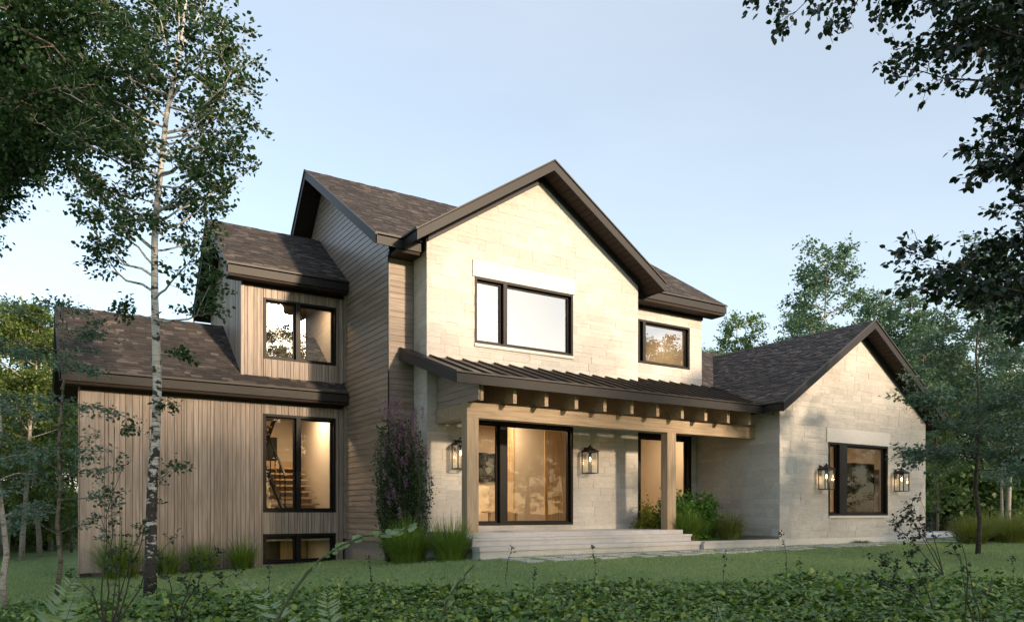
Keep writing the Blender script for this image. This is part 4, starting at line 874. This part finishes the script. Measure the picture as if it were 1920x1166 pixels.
# --- ground cover and turf
r = np.random.default_rng(9); n = 210000; fd = 3.2 + 9.5 * r.random(n) ** 0.7; sp = r.uniform(-.74, .74, n); P = fd[:, None] * np.array(RY)[None, :2] + (sp * fd)[:, None] * np.array(RX)[None, :2]
lim = 10.8 + 0.55 * np.sin(P[:, 0] * 1.3) * np.cos(P[:, 1] * .9) + .35 * np.sin(P[:, 0] * 4.1 + P[:, 1] * 2) + np.clip(sp, 0, 1) * 1.6
keep = fd + r.exponential(.45, n) < lim + .45; P = P[keep]; fd = fd[keep]; n = len(P); pn = np.sin(P[:, 0] * 1.9 + 2 * np.sin(P[:, 1] * 1.1)) * np.cos(P[:, 1] * 1.7 + P[:, 0] * .6); p2 = np.sin(P[:, 0] * 6.1 + P[:, 1] * 3.7) * np.cos(P[:, 1] * 7.3 - P[:, 0] * 2.9)
hh = .04 + .06 * np.maximum(pn, 0) + .04 * p2; tall = r.random(n) < .03; hh = np.where(tall, hh + .12, hh)
z = gz_arr(P[:, 0], P[:, 1]) + np.maximum(hh, .02) * r.random(n) ** .35 + .015; pos = np.column_stack([P, z]); d = rdir(r, n); d[:, 2] = d[:, 2] * .3 - .05; d[tall, 2] += .6; nr = rdir(r, n) * .6; nr[:, 2] += 1
gap = (p2 < -.62) & (r.random(n) < .75); sel = ~gap; pos, d, nr, pn = pos[sel], d[sel], nr[sel], pn[sel]; n = len(pos); SZ = r.uniform(.036, .085, n) * (1 + .5 * np.maximum(pn, 0))
tag(polys_np('ground_cover', leaves(pos, d, nr, SZ, LEAF6), 6, M['cover'], None, origin=(8, 7, -1.2)), kind='stuff', label='low leafy ground cover across the foreground', cat='ground cover')
r = np.random.default_rng(10); n = 150000; fd = 10 + 14 * r.random(n) ** 1.3; sp = r.uniform(-.72, .72, n); P = fd[:, None] * np.array(RY)[None, :2] + (sp * fd)[:, None] * np.array(RX)[None, :2]
X_, Y_ = P[:, 0], P[:, 1]
keep = ~((X_ > 7.3) & (Y_ > 12.55)) & ~((X_ > .9) & (Y_ > 18.4)) & ~((X_ > 6.7) & (Y_ > 15.6)) & (Y_ < 30); X_, Y_ = X_[keep], Y_[keep]; n = len(X_); B = np.column_stack([X_, Y_, gz_arr(X_, Y_)]); a = r.random(n) * 6.28; sd = np.stack([np.cos(a), np.sin(a), np.zeros(n)], 1) * .006; tp_ = B + np.stack([r.normal(size=n) * .02, r.normal(size=n) * .02, r.uniform(.02, .055, n)], 1)
tag(polys_np('lawn_grass', np.stack([B - sd, B + sd, tp_], 1), 3, M['turf'], None, origin=(8, 14, -1)), kind='stuff', label='short mown grass blades of the lawn', cat='grass')

# --- the wood around the house
def forest_tree(seed, H, spread, leafmat, bark, nl, per, size, low=.3, up=.5):
    T = Tree(seed); r = T.r; n = 9; pts = [np.array([0, 0, -.1])]; dr = np.array([0., 0, 1.])
    for k in range(n): dr = unit(dr + r.normal(size=3) * .045 + np.array([0, 0, .1])); pts.append(pts[-1] + dr * H / n)
    rt = .011 * H; T.trunk(pts, [rt * (1 - .88 * k / n) for k in range(n + 1)], 7); P = np.array(pts)
    for k in range(nl):
        t = low + (1 - low) * (k + r.random()) / nl; x = min(t, .99) * n; i = int(x); p = P[i] + (P[i + 1] - P[i]) * (x - i); a = k * 2.4 + r.normal() * .3; e = up * r.uniform(.6, 1.4)
        L = spread * (1.15 - t) ** .55 * r.uniform(.6, 1.15) * (0.55 + min(1, (t - low) / .25) * .45); q, _ = limb_path(r, p, unit(np.array([math.cos(a), math.sin(a), e])), L, 6, .10, .04); T.limb(q, rt * .28, 7, L * .42, kup=.03, flat=.35, start=.28, twigs=4, tlen=.55 * spread / 3.4)
    return T.build('forest_tree', (0, 0, 0), 'x', 'tree', bark, leafmat, per, size, LEAF4, spread=.13, flat=.9)
PRO = [forest_tree(801, 13, 3.4, M['leaf_teal'], M['bark_pale'], 27, 14, .16), forest_tree(802, 12, 3.0, M['leaf_forest'], M['bark_pale'], 24, 12, .16), forest_tree(803, 14, 3.8, M['leaf_teal'], M['bark'], 28, 14, .17), forest_tree(804, 11, 3.2, M['leaf_yellow'], M['bark_pale'], 26, 17, .15, low=.15), forest_tree(805, 10, 3.2, M['leaf_forest'], M['bark'], 24, 11, .15, low=.12)]
used = set()
def put_tree(k, x, y, s, rz, label, group):
    src = PRO[k]
    if k not in used: used.add(k); t = src
    else: t = copy_tree(src)
    t.location = (x, y, gz(x, y)); t.rotation_euler = (0, 0, rz); t.scale = (s, s, s); t['label'] = label; t['group'] = group
def px_tree(k, px, depth, toppy, label, group, rz=0.0):
    p = at(px, 960, depth); H = [13, 12, 14, 11, 10][k]; s = ((960 - toppy) / 1431 * depth - gz(p.x, p.y)) / (H * 1.02); put_tree(k, p.x, p.y, s, rz, label, group)
gR = 'trees behind the right end of the house'; gL = 'trees beyond the left end of the house'
px_tree(0, 1540, 36, 455, 'tallest tree rising behind the low right gable roof', gR, .4)
px_tree(1, 1345, 44, 590, 'small tree top between the tall house and the low right roof', gR, 1.0)
px_tree(2, 1460, 42, 590, 'slighter tree just left of the tallest one behind the low roof', gR, 2.0)
px_tree(0, 1660, 40, 545, 'tree behind the peak of the low right gable', gR, 3.0)
px_tree(2, 1750, 36, 550, 'tree just right of the low gable roof', gR, 4.4)
px_tree(1, 1830, 40, 560, 'pale-trunked tree behind the blue-green young tree', gR, 5.2)
px_tree(0, 1890, 34, 525, 'tall tree near the right edge behind the driveway', gR, 0.2)
rr = random.Random(44)
for k in range(22):
    px = 1700 + k * 17; px_tree(rr.choice((0, 1, 2, 4, 4)), px + rr.uniform(-12, 12), rr.uniform(32, 52), rr.uniform(620, 760), 'one of the wood trees standing behind the driveway at right', 'wood behind the driveway', rr.uniform(0, 6))
for k in range(7):
    px_tree(rr.choice((0, 2)), 1270 + k * 62 + rr.uniform(-15, 15), rr.uniform(46, 54), rr.uniform(630, 690), 'distant tree showing just above the low right roof', 'distant trees above the right roof', rr.uniform(0, 6))
px_tree(3, 40, 24, 560, 'sunlit yellow-green tree at the left edge', gL, 1.2)
px_tree(3, 75, 26, 585, 'second yellow-green tree beside the wing roof', gL, 4.2)
px_tree(3, 5, 28, 575, 'far yellow-green tree behind the sunlit one', gL, 5.0)
px_tree(3, -60, 22, 600, 'yellow-green tree cut by the left edge', gL, 2.2)
px_tree(1, 95, 30, 575, 'green tree just left of the wood wing roof', gL, 3.2)
for k in range(26):
    px = -260 + k * 17; px_tree(rr.choice((1, 3, 3, 3, 4)), px + rr.uniform(-12, 12), rr.uniform(26, 48), rr.uniform(640, 800), 'one of the wood trees filling the left edge', 'wood beyond the left end', rr.uniform(0, 6))
# undergrowth beneath the trees
T = Tree(850); r = T.r
for k in range(16):
    a = k * 2.4; T.limb(limb_path(r, np.array([0., 0, 0]), unit(np.array([math.cos(a), math.sin(a), r.uniform(.4, 1.6)])), 1.7, 5, .12, .03)[0], .02, 6, .8, start=.2, twigs=4, tlen=.4)
T.w.tube([(0, 0, -.1), (0, 0, .5)], [.04, .03], 6)
SH = T.build('undergrowth_shrub', (0, 0, 0), 'x', 'shrub', M['bark_dark'], M['leaf_forest'], 13, .17, LEAF4, spread=.16, flat=.8, crown='leaves', trunkname='stems')
SH2 = T.build('undergrowth_shrub', (0, 0, 0), 'x', 'shrub', M['bark_dark'], M['leaf_yellow'], 13, .13, LEAF4, spread=.16, flat=.8, crown='leaves', trunkname='stems'); done = set()
for k in range(70):
    right = k < 34
    px = rr.uniform(1745, 2150) if right else rr.uniform(-420, 118); d = rr.uniform(36, 54) if right else rr.uniform(23, 42); p = at(px, 960, d); sc_s = rr.uniform(1.1, 2.0) if right else rr.uniform(.9, 1.5); src = SH if right else SH2
    t = src if right not in done else copy_tree(src); done.add(right); t.location = (p.x, p.y, gz(p.x, p.y)); t.scale = (sc_s,) * 3; t.rotation_euler = (0, 0, rr.uniform(0, 6))
    t['label'] = 'dark undergrowth shrub beneath the trees behind the driveway' if right else 'light green undergrowth shrub beneath the trees beyond the left end'; t['group'] = 'undergrowth behind the driveway' if right else 'undergrowth beyond the left end'
# the wood on the far side of the garden, behind the viewer: it shades the lawn and shows in the panes
for k in range(46):
    x = -14 + k * 1.9 + rr.uniform(-1, 1); y = -30 + rr.uniform(-5, 5); kk = rr.choice((0, 1, 2, 2)); H = [13, 12, 14, 11, 10][kk]; hgt = (19 if x < 13 else 17 if x < 20 else 15.0 if x < 36 else 13.0 if x < 50 else 18) + rr.uniform(-1.2, 1.2)
    put_tree(kk, x, y, hgt / H, rr.uniform(0, 6), 'tree of the wood behind the viewer', 'wood behind the viewer')
for k in range(20):
    put_tree(rr.choice((2, 4)), 76 + k * 3.6, -26 + rr.uniform(-8, 8), rr.uniform(1.1, 1.4), rr.uniform(0, 6), 'tree of the wood behind the viewer', 'wood behind the viewer')
for k in range(40):
    put_tree(4, -10 + k * 3.7, -22 + rr.uniform(-4, 4), rr.uniform(.65, .9), rr.uniform(0, 6), 'low tree at the edge of the wood behind the viewer', 'low trees behind the viewer')
for k in range(len(PRO)):
    if k not in used: bpy.data.objects.remove(PRO[k])
